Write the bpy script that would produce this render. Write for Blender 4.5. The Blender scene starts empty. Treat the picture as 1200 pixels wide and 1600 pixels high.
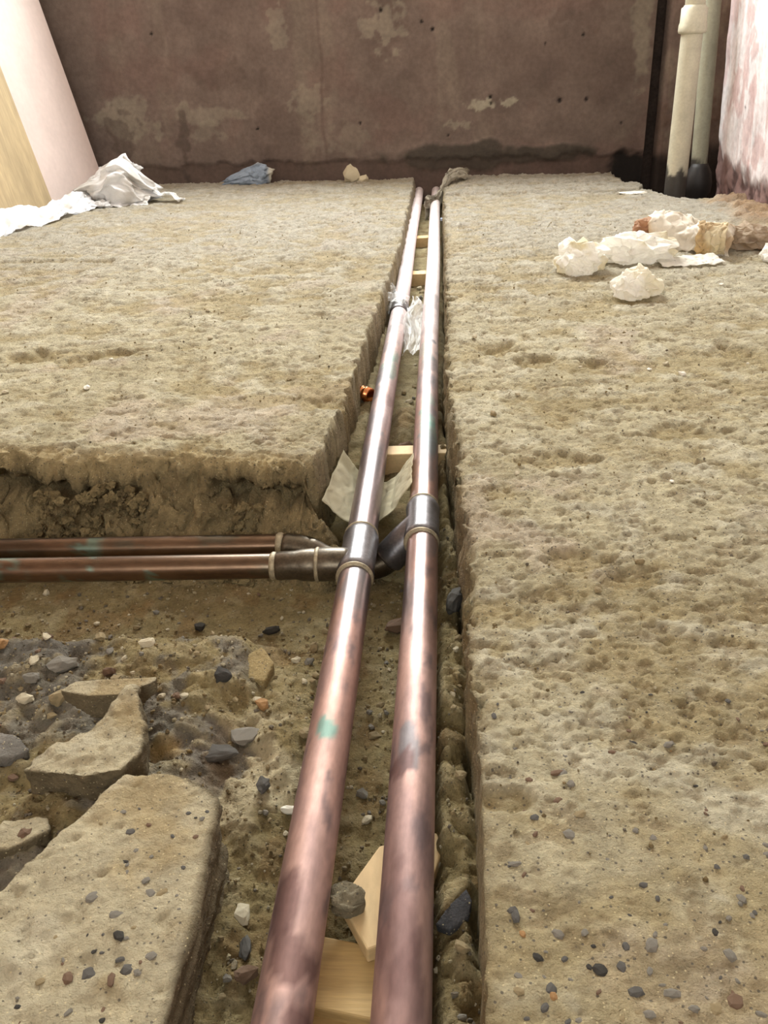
import bpy, bmesh, math, random
import numpy as np
from mathutils import Matrix, Vector

SC = bpy.context.scene
COL = SC.collection
R = random.Random(11)

# ---------------------------------------------------------------- camera
# metres; x to the right across the trench, y along the pipes to the far wall, z up, floor top = 0
cd = bpy.data.cameras.new('camera')
cam = bpy.data.objects.new('camera', cd); COL.objects.link(cam)
AX = [(0.99786165, 0.00229958, 0.06532104), (0.05717432, 0.4535829, -0.88937824), (-0.03167371, 0.89121112, 0.45248151)]
cam.matrix_world = Matrix([AX[i] + ((0.0, 0.0, 0.345)[i],) for i in range(3)] + [(0, 0, 0, 1)])
cd.sensor_fit = 'AUTO'; cd.sensor_width = 36.0; cd.lens = 1400 / 1600 * 36.0
cd.clip_start = 0.01; cd.clip_end = 60
SC.camera = cam

# ---------------------------------------------------------------- world, daylight, added fill light, exposure
W = bpy.data.worlds.new('overcast_sky'); SC.world = W; W.use_nodes = True
bg = W.node_tree.nodes['Background']
bg.inputs[0].default_value = (0.80, 0.88, 1.0, 1); bg.inputs[1].default_value = 1.0

def area_light(name, loc, rot, sx, sy, power, col):
    l = bpy.data.lights.new(name, 'AREA'); l.shape = 'RECTANGLE'; l.size = sx; l.size_y = sy
    l.energy = power; l.color = col
    o = bpy.data.objects.new(name, l); COL.objects.link(o); o.location = loc; o.rotation_euler = rot
    return o
WIN = (-0.90, 0.48, 0.96, 1.86)          # far window opening x0, x1, z0, z1
REAR = (-1.15, 0.45, 0.9, 2.1)          # added opening behind the camera, unseen, only there for fill light
area_light('far_window_daylight', ((WIN[0]+WIN[1])/2, 3.13, (WIN[2]+WIN[3])/2), (math.radians(-90), 0, 0), WIN[1]-WIN[0], WIN[3]-WIN[2], 98, (0.93, 0.975, 0.965))
area_light('rear_fill_light', ((REAR[0]+REAR[1])/2, -2.62, (REAR[2]+REAR[3])/2), (math.radians(90), 0, 0), REAR[1]-REAR[0], REAR[3]-REAR[2], 28, (0.95, 0.98, 0.95))

VS = SC.view_settings
VS.view_transform = 'Standard'; VS.look = 'None'; VS.gamma = 1.0; VS.use_curve_mapping = False
VS.exposure = 0.84
SC.cycles.max_bounces = 8

# ---------------------------------------------------------------- helpers
def s2l(v):
    v = v / 255.0
    return v / 12.92 if v <= 0.04045 else ((v + 0.055) / 1.055) ** 2.4
def C3(r, g, b):
    return np.array([s2l(r), s2l(g), s2l(b)])

def _hash(ix, iy, iz, seed):
    h = (ix.astype(np.uint32) * np.uint32(374761393) + iy.astype(np.uint32) * np.uint32(668265263)
         + iz.astype(np.uint32) * np.uint32(2147483647) + np.uint32(seed) * np.uint32(3266489917))
    h = (h ^ (h >> np.uint32(13))) * np.uint32(1274126177)
    h = (h ^ (h >> np.uint32(15))) * np.uint32(2246822519)
    h ^= h >> np.uint32(16)
    return h.astype(np.float32) * np.float32(1 / 4294967295.0)

def vn(x, y, z=None, seed=0):
    """value noise in -1..1"""
    x = np.asarray(x, np.float32); y = np.asarray(y, np.float32)
    fx = np.floor(x); fy = np.floor(y); ix = fx.astype(np.int64); iy = fy.astype(np.int64)
    u = x - fx; v = y - fy
    u = u*u*u*(u*(u*6-15)+10); v = v*v*v*(v*(v*6-15)+10)
    def plane(iz):
        a = _hash(ix, iy, iz, seed); b = _hash(ix+1, iy, iz, seed)
        c = _hash(ix, iy+1, iz, seed); d = _hash(ix+1, iy+1, iz, seed)
        return (a*(1-u)+b*u)*(1-v) + (c*(1-u)+d*u)*v
    if z is None:
        return plane(np.zeros_like(ix))*2-1
    z = np.asarray(z, np.float32); fz = np.floor(z); iz = fz.astype(np.int64); w = z - fz
    w = w*w*w*(w*(w*6-15)+10)
    return (plane(iz)*(1-w) + plane(iz+1)*w)*2-1

def fbm(x, y, z=None, oct=4, seed=0, gain=0.5):
    t = 0; a = 1.0; n = 0
    x = np.asarray(x, np.float32); y = np.asarray(y, np.float32)
    for k in range(oct):
        t = t + a*vn(x, y, z, seed+k*17); n += a; a *= gain
        x, y = (0.8*x - 0.6*y)*2.07 + 13.7, (0.6*x + 0.8*y)*2.07 + 5.1
        if z is not None: z = np.asarray(z)*2.07 + 3.3
    return t/n*1.5

def sstep(a, b, x):
    t = np.clip((np.asarray(x, float)-a)/(b-a), 0, 1); return t*t*(3-2*t)
def lerp(a, b, t):
    return a + (b-a)*t
def mixc(c, col, m):
    return c + (np.asarray(col) - c)*np.asarray(m)[..., None]
def blob(x, y, cx, cy, rx, ry, rag=0.35, f=None, seed=3):
    d = np.hypot((x-cx)/rx, (y-cy)/ry)
    f = f or 2.2/max(rx, ry)
    return 1 - sstep(0.75, 1.15, d + rag*fbm(x*f, y*f, oct=4, seed=seed))

def link(o, parent=None):
    COL.objects.link(o)
    if parent is not None: o.parent = parent
    return o
def tag(o, label=None, cat=None, group=None, kind=None):
    if label: o['label'] = label
    if cat: o['category'] = cat
    if group: o['group'] = group
    if kind: o['kind'] = kind
    return o
def root(name, loc, label, cat, group=None, rz=0.0):
    o = bpy.data.objects.new(name, None); o.location = loc; o.rotation_euler = (0, 0, rz)
    o.empty_display_size = 0.02
    link(o); return tag(o, label, cat, group)

def mesh_np(name, V, F, mats=(), col=None, smooth=True):
    V = np.ascontiguousarray(V, np.float32).reshape(-1, 3); F = np.asarray(F, np.int32); k = F.shape[1]
    me = bpy.data.meshes.new(name)
    me.vertices.add(len(V)); me.vertices.foreach_set('co', V.ravel())
    me.loops.add(F.size); me.loops.foreach_set('vertex_index', F.ravel())
    me.polygons.add(len(F)); me.polygons.foreach_set('loop_start', np.arange(0, F.size, k, dtype=np.int32))
    me.polygons.foreach_set('use_smooth', np.full(len(F), smooth, bool))
    me.update(calc_edges=True); me.validate()
    if col is not None: set_col(me, col)
    for m in mats: me.materials.append(m)
    return me
def set_col(me, col):
    a = me.attributes.new('col', 'FLOAT_COLOR', 'POINT')
    c = np.ones((len(me.vertices), 4), np.float32); c[:, :3] = np.clip(np.asarray(col).reshape(-1, 3), 0, 1)
    a.data.foreach_set('color', c.ravel())
def grid_faces(m, n, flip=False):
    i = np.arange(m*n).reshape(m, n)
    q = np.stack([i[:-1, :-1], i[:-1, 1:], i[1:, 1:], i[1:, :-1]], -1).reshape(-1, 4)
    return q[:, ::-1] if flip else q
def mobj(name, me, parent=None, inv=None):
    o = bpy.data.objects.new(name, me); link(o)
    if parent is not None:
        o.parent = parent; o.matrix_parent_inverse = Matrix.Translation(-Vector(parent.location)) if parent.type == 'EMPTY' and parent.parent is None else Matrix()
    return o
def rel(V, o):            # world -> object-local for an unrotated root
    return np.asarray(V, float) - np.array(o.location)

# ---------------------------------------------------------------- materials
def mat(name, base=(0.5, 0.5, 0.5), attr=False, rough=0.85, metal=0.0, spec=0.4, var=0.25, vscale=60, bumps=(), tint=None,
        flecks=None, transl=0.0, rough_var=0.0, stretch=None):
    m = bpy.data.materials.new(name); m.use_nodes = True
    nt = m.node_tree; N = nt.nodes; L = nt.links; b = N['Principled BSDF']
    b.inputs['Roughness'].default_value = rough; b.inputs['Metallic'].default_value = metal
    b.inputs['Specular IOR Level'].default_value = spec
    tc = N.new('ShaderNodeTexCoord'); co = tc.outputs['Object']
    if stretch:
        mp = N.new('ShaderNodeMapping'); mp.inputs['Scale'].default_value = stretch; L.new(co, mp.inputs['Vector']); co = mp.outputs[0]
    if attr:
        a = N.new('ShaderNodeAttribute'); a.attribute_name = 'col'; c = a.outputs['Color']
    else:
        a = N.new('ShaderNodeRGB'); a.outputs[0].default_value = (*base, 1); c = a.outputs[0]
    if var:
        for sc_, amt in ((vscale, var), (vscale*6, var*0.8)):
            n = N.new('ShaderNodeTexNoise'); n.inputs['Scale'].default_value = sc_; n.inputs['Detail'].default_value = 5
            L.new(co, n.inputs['Vector'])
            r = N.new('ShaderNodeMapRange'); r.inputs[1].default_value = 0.28; r.inputs[2].default_value = 0.72
            r.inputs[3].default_value = 1-amt; r.inputs[4].default_value = 1+amt
            L.new(n.outputs['Fac'], r.inputs[0])
            x = N.new('ShaderNodeMix'); x.data_type = 'RGBA'; x.blend_type = 'MULTIPLY'; x.inputs[0].default_value = 1
            L.new(c, x.inputs[6]); L.new(r.outputs[0], x.inputs[7]); c = x.outputs[2]
    for fl in (flecks or ()):            # (scale, threshold, colour, strength)
        v = N.new('ShaderNodeTexVoronoi'); v.inputs['Scale'].default_value = fl[0]; L.new(co, v.inputs['Vector'])
        v.inputs['Randomness'].default_value = 1
        r = N.new('ShaderNodeMapRange'); r.inputs[1].default_value = fl[1]; r.inputs[2].default_value = fl[1]*0.7
        L.new(v.outputs['Distance'], r.inputs[0])
        n = N.new('ShaderNodeSeparateColor'); L.new(v.outputs['Color'], n.inputs[0])
        g = N.new('ShaderNodeMath'); g.operation = 'GREATER_THAN'; g.inputs[1].default_value = fl[4]; L.new(n.outputs[0], g.inputs[0])
        q = N.new('ShaderNodeMath'); q.operation = 'MULTIPLY'; L.new(r.outputs[0], q.inputs[0]); L.new(g.outputs[0], q.inputs[1])
        q2 = N.new('ShaderNodeMath'); q2.operation = 'MULTIPLY'; q2.inputs[1].default_value = fl[3]; L.new(q.outputs[0], q2.inputs[0])
        x = N.new('ShaderNodeMix'); x.data_type = 'RGBA'; L.new(q2.outputs[0], x.inputs[0]); L.new(c, x.inputs[6]); x.inputs[7].default_value = (*fl[2], 1)
        c = x.outputs[2]
    L.new(c, b.inputs['Base Color'])
    nrm = None
    for sc_, dist, stg in bumps:
        n = N.new('ShaderNodeTexNoise'); n.inputs['Scale'].default_value = sc_; n.inputs['Detail'].default_value = 6; n.inputs['Roughness'].default_value = 0.6
        L.new(co, n.inputs['Vector'])
        u = N.new('ShaderNodeBump'); u.inputs['Distance'].default_value = dist; u.inputs['Strength'].default_value = stg
        L.new(n.outputs['Fac'], u.inputs['Height'])
        if nrm is not None: L.new(nrm, u.inputs['Normal'])
        nrm = u.outputs['Normal']
    if nrm is not None: L.new(nrm, b.inputs['Normal'])
    if rough_var:
        n = N.new('ShaderNodeTexNoise'); n.inputs['Scale'].default_value = 40; n.inputs['Detail'].default_value = 5; L.new(co, n.inputs['Vector'])
        r = N.new('ShaderNodeMapRange'); r.inputs[1].default_value = 0.3; r.inputs[2].default_value = 0.7
        r.inputs[3].default_value = rough-rough_var; r.inputs[4].default_value = rough+rough_var
        L.new(n.outputs['Fac'], r.inputs[0]); L.new(r.outputs[0], b.inputs['Roughness'])
    if transl:
        t = N.new('ShaderNodeBsdfTranslucent'); L.new(c, t.inputs['Color'])
        ms = N.new('ShaderNodeMixShader'); ms.inputs[0].default_value = transl
        L.new(b.outputs[0], ms.inputs[1]); L.new(t.outputs[0], ms.inputs[2]); L.new(ms.outputs[0], N['Material Output'].inputs['Surface'])
    return m

M_SLAB = mat('screed', attr=True, rough=0.95, spec=0.2, var=0.19, vscale=45, bumps=((260, 0.005, 0.85), (850, 0.0018, 0.85)),
             flecks=((330, 0.28, C3(92, 85, 76), 0.8, 0.72), (520, 0.28, C3(222, 205, 160), 0.6, 0.82)))
M_SOIL = mat('soil', attr=True, rough=0.97, spec=0.15, var=0.20, vscale=50, bumps=((260, 0.006, 0.85), (850, 0.002, 0.85)),
             flecks=((300, 0.28, C3(190, 174, 136), 0.45, 0.92), (420, 0.28, C3(60, 55, 48), 0.7, 0.86)))
M_WALL = mat('old_plaster', attr=True, rough=0.9, spec=0.25, var=0.16, vscale=14, bumps=((30, 0.006, 0.25), (240, 0.0015, 0.35)))
M_PAINT = mat('painted_iron', attr=True, rough=0.55, spec=0.4, var=0.10, vscale=30, bumps=((120, 0.001, 0.3),))
M_COPPER = mat('tarnished_copper', attr=True, rough=0.42, metal=0.82, spec=0.5, var=0.14, vscale=60, stretch=(1, 0.35, 1), bumps=((500, 0.0002, 0.35),), rough_var=0.07)
M_BRANCH = mat('dark_branch_copper', attr=True, rough=0.33, metal=0.85, spec=0.5, var=0.22, vscale=50, stretch=(0.3, 1, 1), bumps=((500, 0.0002, 0.35),), rough_var=0.06)
M_FITTING = mat('dull_fitting', base=C3(108, 104, 104), rough=0.36, metal=0.8, spec=0.5, var=0.25, vscale=70, bumps=((400, 0.0003, 0.4),), rough_var=0.08)
M_DARKFIT = mat('dark_fitting', base=C3(88, 78, 64), rough=0.38, metal=0.8, spec=0.5, var=0.3, vscale=80, bumps=((400, 0.0003, 0.4),), rough_var=0.08)
M_SOLDER = mat('solder_and_flux', base=C3(158, 146, 120), rough=0.5, metal=0.35, var=0.3, vscale=200, bumps=((500, 0.001, 0.5),))
M_BRIGHT = mat('bright_copper', base=C3(206, 132, 84), rough=0.24, metal=1.0, var=0.15, vscale=120)
M_PINE = mat('pine', base=C3(190, 158, 104), rough=0.7, var=0.16, vscale=30, stretch=(0.25, 3, 3), bumps=((120, 0.0008, 0.3),))
M_PINE2 = mat('pale_pine', base=C3(206, 176, 128), rough=0.7, var=0.12, vscale=30, stretch=(1.2, 0.4, 2), bumps=((120, 0.0008, 0.3),))
M_PLY = mat('plywood', base=C3(166, 146, 112), rough=0.7, var=0.16, vscale=7, stretch=(2, 4, 0.6), bumps=((90, 0.0008, 0.25),))
M_PBOARD = mat('pink_plasterboard', base=C3(206, 188, 180), rough=0.9, var=0.05, vscale=10)
M_PAPER = mat('white_paper', attr=True, rough=0.9, spec=0.2, var=0.05, vscale=90, bumps=((90, 0.002, 0.3), (400, 0.0006, 0.3)), transl=0.5)
M_CLOTHW = mat('white_rag', attr=True, rough=0.9, spec=0.2, var=0.05, vscale=60, bumps=((60, 0.002, 0.3),), transl=0.5)
M_BLUE = mat('blue_grey_sacking', attr=True, rough=0.75, var=0.2, vscale=60, bumps=((120, 0.003, 0.4),))
M_CEIL = mat('ceiling_plaster', base=C3(205, 198, 188), rough=0.95, var=0.05, vscale=6)
M_PLAINW = mat('bare_plaster', base=C3(176, 150, 134), rough=0.95, var=0.15, vscale=6)
M_FRAME = mat('window_frame_paint', base=C3(225, 225, 222), rough=0.5, var=0.03)
M_CLIP = mat('pale_blue_plastic', base=C3(185, 200, 225), rough=0.4, var=0.05)
STONE = dict(
    grey=mat('grey_stone', base=C3(122, 116, 104), rough=0.9, var=0.3, vscale=90, bumps=((300, 0.002, 0.5),)),
    slate=mat('dark_slate', base=C3(88, 85, 80), rough=0.95, spec=0.15, var=0.3, vscale=120, bumps=((300, 0.001, 0.4),)),
    black=mat('black_flint', base=C3(60, 57, 52), rough=0.9, spec=0.2, var=0.3, vscale=120, bumps=((300, 0.001, 0.4),)),
    pale=mat('pale_stone', base=C3(192, 180, 152), rough=0.9, var=0.2, vscale=90, bumps=((300, 0.002, 0.5),)),
    tan=mat('tan_stone', base=C3(156, 138, 102), rough=0.92, var=0.25, vscale=90, bumps=((300, 0.003, 0.6),)),
    ochre=mat('ochre_stone', base=C3(158, 120, 76), rough=0.9, var=0.25, vscale=90, bumps=((300, 0.002, 0.5),)),
    brown=mat('brown_stone', base=C3(112, 88, 68), rough=0.9, var=0.25, vscale=90, bumps=((300, 0.002, 0.5),)),
    white=mat('white_flint', base=C3(226, 220, 204), rough=0.7, var=0.15, vscale=90, bumps=((300, 0.001, 0.4),)),
)
M_CHUNK = mat('broken_screed', attr=True, rough=0.95, spec=0.2, var=0.16, vscale=45, bumps=((260, 0.005, 0.8), (850, 0.0018, 0.8)),
              flecks=((330, 0.26, C3(90, 84, 76), 0.75, 0.80), (520, 0.28, C3(222, 205, 160), 0.6, 0.84)))
def paled(m, metal):  # less metallic where the far sheen of light is painted on
    nt = m.node_tree; N = nt.nodes; L = nt.links
    a = N.new('ShaderNodeAttribute'); a.attribute_name = 'far_sheen'
    r = N.new('ShaderNodeMapRange'); r.inputs[3].default_value = metal; r.inputs[4].default_value = 0.12
    L.new(a.outputs['Fac'], r.inputs[0]); L.new(r.outputs[0], N['Principled BSDF'].inputs['Metallic'])
paled(M_COPPER, 0.82)
for l in [l for l in M_COPPER.node_tree.links if l.to_socket.name == 'Roughness']: M_COPPER.node_tree.links.remove(l)
_a = M_COPPER.node_tree.nodes.new('ShaderNodeAttribute'); _a.attribute_name = 'dull'
M_COPPER.node_tree.links.new(_a.outputs['Fac'], M_COPPER.node_tree.nodes['Principled BSDF'].inputs['Roughness'])
def film_material():
    m = bpy.data.materials.new('clear_plastic_film'); m.use_nodes = True
    nt = m.node_tree; N = nt.nodes; L = nt.links; b = N['Principled BSDF']
    b.inputs['Base Color'].default_value = (0.86, 0.86, 0.84, 1); b.inputs['Roughness'].default_value = 0.38
    t = N.new('ShaderNodeBsdfTransparent'); ms = N.new('ShaderNodeMixShader')
    lw = N.new('ShaderNodeLayerWeight'); lw.inputs['Blend'].default_value = 0.35
    r = N.new('ShaderNodeMapRange'); r.inputs[3].default_value = 0.13; r.inputs[4].default_value = 0.55
    L.new(lw.outputs['Facing'], r.inputs[0]); L.new(r.outputs[0], ms.inputs[0])
    L.new(t.outputs[0], ms.inputs[1]); L.new(b.outputs[0], ms.inputs[2]); L.new(ms.outputs[0], N['Material Output'].inputs['Surface'])
    return m
M_FILM = film_material()

# ---------------------------------------------------------------- ground shape functions
def axis(y0, y1, k=0.003, mn=0.0, h=0.345):
    out = [y0]
    while out[-1] < y1:
        out.append(out[-1] + max(mn, k*math.hypot(out[-1], h)))
    return np.array(out)

RE_Y = [-0.6, 0.228, 0.289, 0.372, 0.491, 0.60, 0.678, 0.80, 0.905, 1.11, 1.764, 2.671, 3.05]
RE_X = [0.015, 0.017, 0.019, 0.020, 0.018, 0.019, 0.018, 0.014, 0.009, 0.006, 0.007, 0.005, 0.004]
LE_Y = [0.5, 0.765, 0.835, 0.927, 1.037, 1.202, 1.506, 1.907, 2.905, 3.1]
LE_X = [-0.126, -0.123, -0.119, -0.113, -0.110, -0.106, -0.098, -0.087, -0.087, -0.087]
FE_X = [-1.6, -0.446, -0.343, -0.25, -0.17, -0.12, -0.05]
FE_Y = [0.80, 0.800, 0.795, 0.792, 0.778, 0.775, 0.775]

HOLLOWS = [(-0.81, 1.80, 0.06, 0.022, .008), (-0.685, 1.775, 0.05, 0.018, .007), (-0.558, 1.135, 0.05, 0.035, .009), (-0.49, 1.118, 0.035, 0.03, .008),
           (-0.44, 1.15, 0.03, 0.018, .007), (-0.228, 1.80, 0.05, 0.03, .007), (-0.219, 1.449, 0.04, 0.02, .005), (-0.131, 0.955, 0.022, 0.03, .007),
           (0.074, 1.148, 0.03, 0.035, .009), (0.119, 1.088, 0.035, 0.03, .008), (0.184, 1.081, 0.022, 0.025, .008), (0.10, 0.592, 0.03, 0.03, .006),
           (0.13, 0.57, 0.03, 0.02, .005), (0.369, 1.12, 0.04, 0.03, .007), (-0.153, 1.663, 0.03, 0.03, .004), (0.105, 0.784, 0.045, 0.02, .005),
           (0.16, 0.49, 0.03, 0.015, .004), (0.032, 0.352, 0.014, 0.010, .005), (-0.46, 2.56, 0.09, 0.05, .007), (-0.60, 2.52, 0.05, 0.03, .004),
           (-0.34, 1.17, 0.03, 0.02, .004), (0.045, 0.71, 0.02, 0.02, .004), (0.27, 1.39, 0.06, 0.03, .004), (0.24, 0.85, 0.05, 0.02, .005)]

def slab_h(x, y, k=1.0):
    """height of the hacked screed top and a 0..1 measure of the sand lying in its hollows"""
    wx = x + 0.012*fbm(x*25, y*25, oct=3, seed=71); wy = y + 0.012*fbm(x*25, y*25, oct=3, seed=72)
    low = fbm(wx*5, wy*6, oct=3, seed=5)
    mid = fbm(wx*26, wy*34, oct=4, seed=9)
    rid = 1-np.abs(fbm(wx*38, wy*60, oct=4, seed=23))*2
    fine = fbm(x*170, y*190, oct=3, seed=31)
    pit = np.maximum(sstep(0.36, 0.60, fbm(x*70, y*90, oct=3, seed=43)), 0.6*sstep(0.40, 0.6, fbm(x*140, y*160, oct=3, seed=45)))
    smooth = 1 - 0.75*sstep(0.375, 0.33, y + 0.02*fbm(x*30, y*30, oct=3, seed=77) - 0.05*(x-0.06))*(x > 0)
    near = lerp(0.30, 0.9, sstep(0.8, 1.9, y))
    h = 0.0040*low + (0.0034*mid + 0.0016*rid)*smooth*near + 0.0016*fine*smooth**0.5 - (0.0012 + 0.0024*near)*pit*smooth
    sand = sstep(0.15, -0.55, low*0.6 + mid*0.7)*0.8
    for cx, cy, rx, ry, d in HOLLOWS:
        d0 = np.hypot((x-cx)/rx, (y-cy)/ry)
        nr = d0 < 1.7
        if not nr.any(): continue
        m = np.zeros_like(h)
        m[nr] = 1 - sstep(0.35, 1.15, d0[nr] + 0.45*fbm(x[nr]*45, y[nr]*55, oct=4, seed=91))
        h = h - d*m; sand = np.maximum(sand, m*0.95)
    # shallow saw scores across the far right of the slab
    for cy in (2.81, 2.62):
        h = h - 0.020*sstep(0.018, 0.004, np.abs(y-cy-0.012*vn(x*9, y*0, seed=3)))*(x > 0.0)*(x < 0.56)
    return h*k, sand, mid, pit

C_TOP = C3(180, 169, 138); C_TOP2 = C3(163, 151, 119); C_SAND = C3(152, 134, 92); C_PALE = C3(198, 190, 166); C_PINK = C3(186, 168, 150)
C_EDGE = C3(126, 110, 78); C_SOIL = C3(142, 126, 88); C_DARKSOIL = C3(88, 78, 60); C_GREY = C3(124, 117, 104); C_OCHRE = C3(186, 156, 102)
C_FAR = C3(154, 148, 136)

def slab_col(x, y, sand, mid, pit):
    c = np.broadcast_to(C_TOP, x.shape + (3,)).copy()
    c = mixc(c, C_TOP2, sstep(-0.3, 0.5, fbm(x*7, y*7, oct=4, seed=61))*0.7)
    c = mixc(c, C_PALE, sstep(0.1, 0.8, mid)*0.55)
    c = mixc(c, C_PINK, sstep(0.25, 0.7, fbm(x*9, y*9, oct=4, seed=66))*0.45)
    c = mixc(c, C_FAR, sstep(0.9, 2.2, y)*0.85)  # far floor painted greyer and darker to offset the strong light there
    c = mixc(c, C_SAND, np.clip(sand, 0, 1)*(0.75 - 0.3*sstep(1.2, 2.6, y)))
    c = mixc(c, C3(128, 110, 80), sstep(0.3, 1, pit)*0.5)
    return c

def bed_h(x, y):
    z = np.full(x.shape, -0.083)
    n1 = fbm(x*22, y*22, oct=4, seed=101); n2 = fbm(x*75, y*75, oct=4, seed=105); n3 = fbm(x*8, y*8, oct=2, seed=109)
    rub = sstep(-0.125, -0.165, x + 0.02*n1)*sstep(0.60, 0.565, y + 0.012*n1)
    mid = sstep(-0.085, -0.11, x + 0.01*n1)*sstep(0.60, 0.55, y)*(1-rub)
    cross = sstep(0.585, 0.62, y)*sstep(0.80, 0.76, y)*sstep(0.03, -0.02, x)
    z = z + 0.029*rub + 0.009*mid - 0.013*cross
    z = z + 0.024*sstep(-0.080, -0.096, x)*sstep(0.84, 0.92, y)                       # shelf beside the left pipe
    z = z + sstep(-0.014, 0.002, x)*(0.034*sstep(0.62, 0.52, y) + 0.020*sstep(0.52, 0.62, y)*sstep(1.2, 0.95, y))    # soil strip by the right slab
    z = z + 0.020*np.exp(-((x+0.047)/0.018)**2 - ((y-1.08)/0.07)**2)                # sand lump between the pipes
    z = z + 0.014*np.exp(-((x+0.047)/0.018)**2 - ((y-1.6)/0.14)**2)
    z = z - 0.010*np.exp(-((x+0.047)/0.02)**2 - ((y-1.005)/0.02)**2)
    z = z + 0.012*np.exp(-((x+0.10)/0.03)**2 - ((y-0.46)/0.05)**2)                  # whitish bank left of the pipes
    z = z - 0.008*np.exp(-((x+0.19)/0.03)**2 - ((y-0.448)/0.02)**2)
    z = z - (0.005 + 0.022*sstep(-0.3, 0.4, fbm(y*16, x*0, oct=3, seed=117)))*np.exp(-((x-np.interp(y, RE_Y, RE_X)+0.002)/0.0035)**2)
    z = z + sstep(-0.016, -0.004, x)*0.0055*n2*(y < 1.3)
    amp = 0.35 + 0.45*sstep(0.8, 0.95, y) + 0.9*rub + 0.7*mid + 0.25*sstep(0.6, 0.5, y)
    amp = amp*(1 - 0.45*sstep(0.6, 0.63, y)*sstep(0.72, 0.70, y))
    z = z + amp*(0.0050*n1 + 0.0030*n2) + 0.003*n3
    z = z + 0.0009*fbm(x*220, y*220, oct=3, seed=113)
    return z, rub, mid, cross, n1, n2
def bed_at(x, y):
    return float(bed_h(np.array([x], float), np.array([y], float))[0][0])
def slab_at(x, y):
    return float(slab_h(np.array([x], float), np.array([y], float))[0][0])

# ---------------------------------------------------------------- floor slabs and trench bed
def build_floor_right():
    y = np.concatenate([np.arange(-0.6, 0.19, 0.012), axis(0.19, 3.02, 0.0029)])
    face = np.linspace(1, 0, 13)[:-1]
    u = [0.0]
    while u[-1] < 0.80: u.append(u[-1] + 0.0016 + 0.0048*u[-1])
    u = np.array(u)
    xe = np.interp(y, RE_Y, RE_X) + 0.0022*fbm(y*22, y*0, oct=4, seed=201)*sstep(0.33, 0.45, y) + 0.0007*vn(y*120, y*0, seed=202)
    n, k = len(u), len(face)
    X = np.empty((len(y), n+k)); Z = np.zeros_like(X); Y = np.repeat(y[:, None], n+k, 1)
    X[:, k:] = xe[:, None] + u[None]
    X[:, :k] = xe[:, None] - 0.003*face[None]
    H, sand, mid, pit = slab_h(X, Y)
    rough = sstep(0.33, 0.5, y)[:, None]
    uu = np.maximum(X - xe[:, None], 0)
    chip = sstep(0.0, 0.3, fbm(Y*34, X*60, oct=5, seed=205, gain=0.65))
    lip = np.exp(-(uu/0.005)**2)*(0.0003 + 0.011*chip*rough)
    H = H - lip
    Z[:, k:] = H[:, k:]
    Z[:, :k] = H[:, k:k+1]*(1-face[None]) - 0.115*face[None]
    fz = np.concatenate([face > 0, np.exp(-u/0.006) > 0.15]) * 1.0
    X += (0.0042*fbm(Y*95, Z*95, oct=4, seed=211, gain=0.6)*(0.2+0.8*rough))*fz[None]*np.where(np.arange(n+k) < k, 1, np.exp(-uu/0.004))
    # hole in the far right corner round the waste pipes
    hx, hy = X + 0.02*fbm(X*20, Y*20, oct=3, seed=220), Y
    edge = np.interp(hy, [2.42, 2.50, 2.64, 2.82, 2.84, 2.98, 3.1], [0.62, 0.585, 0.565, 0.555, 0.535, 0.535, 0.50])
    hole = sstep(-0.006, 0.008, hx - edge)*sstep(2.43, 2.47, hy + 0.2*np.maximum(0, hx-0.7))
    Z = Z - 0.10*hole
    dirt = sstep(0.62, 0.72, X + 0.05*fbm(X*15, Y*15, oct=4, seed=230))*sstep(1.6, 1.9, Y)
    Z = Z + 0.020*dirt*(1-hole)*(0.6+0.5*fbm(X*30, Y*30, oct=4, seed=231))
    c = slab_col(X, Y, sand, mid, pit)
    c = mixc(c, C_EDGE, np.exp(-uu/0.004)*0.7)
    c = mixc(c, C3(150, 116, 82), dirt*0.7)
    c = mixc(c, C_DARKSOIL*0.6, hole*0.85)
    me = mesh_np('floor', np.stack([X, Y, Z], -1), grid_faces(*X.shape), [M_SLAB], c)
    return tag(mobj('floor', me), 'hacked beige screed slab to the right of the pipes', kind='structure')

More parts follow.
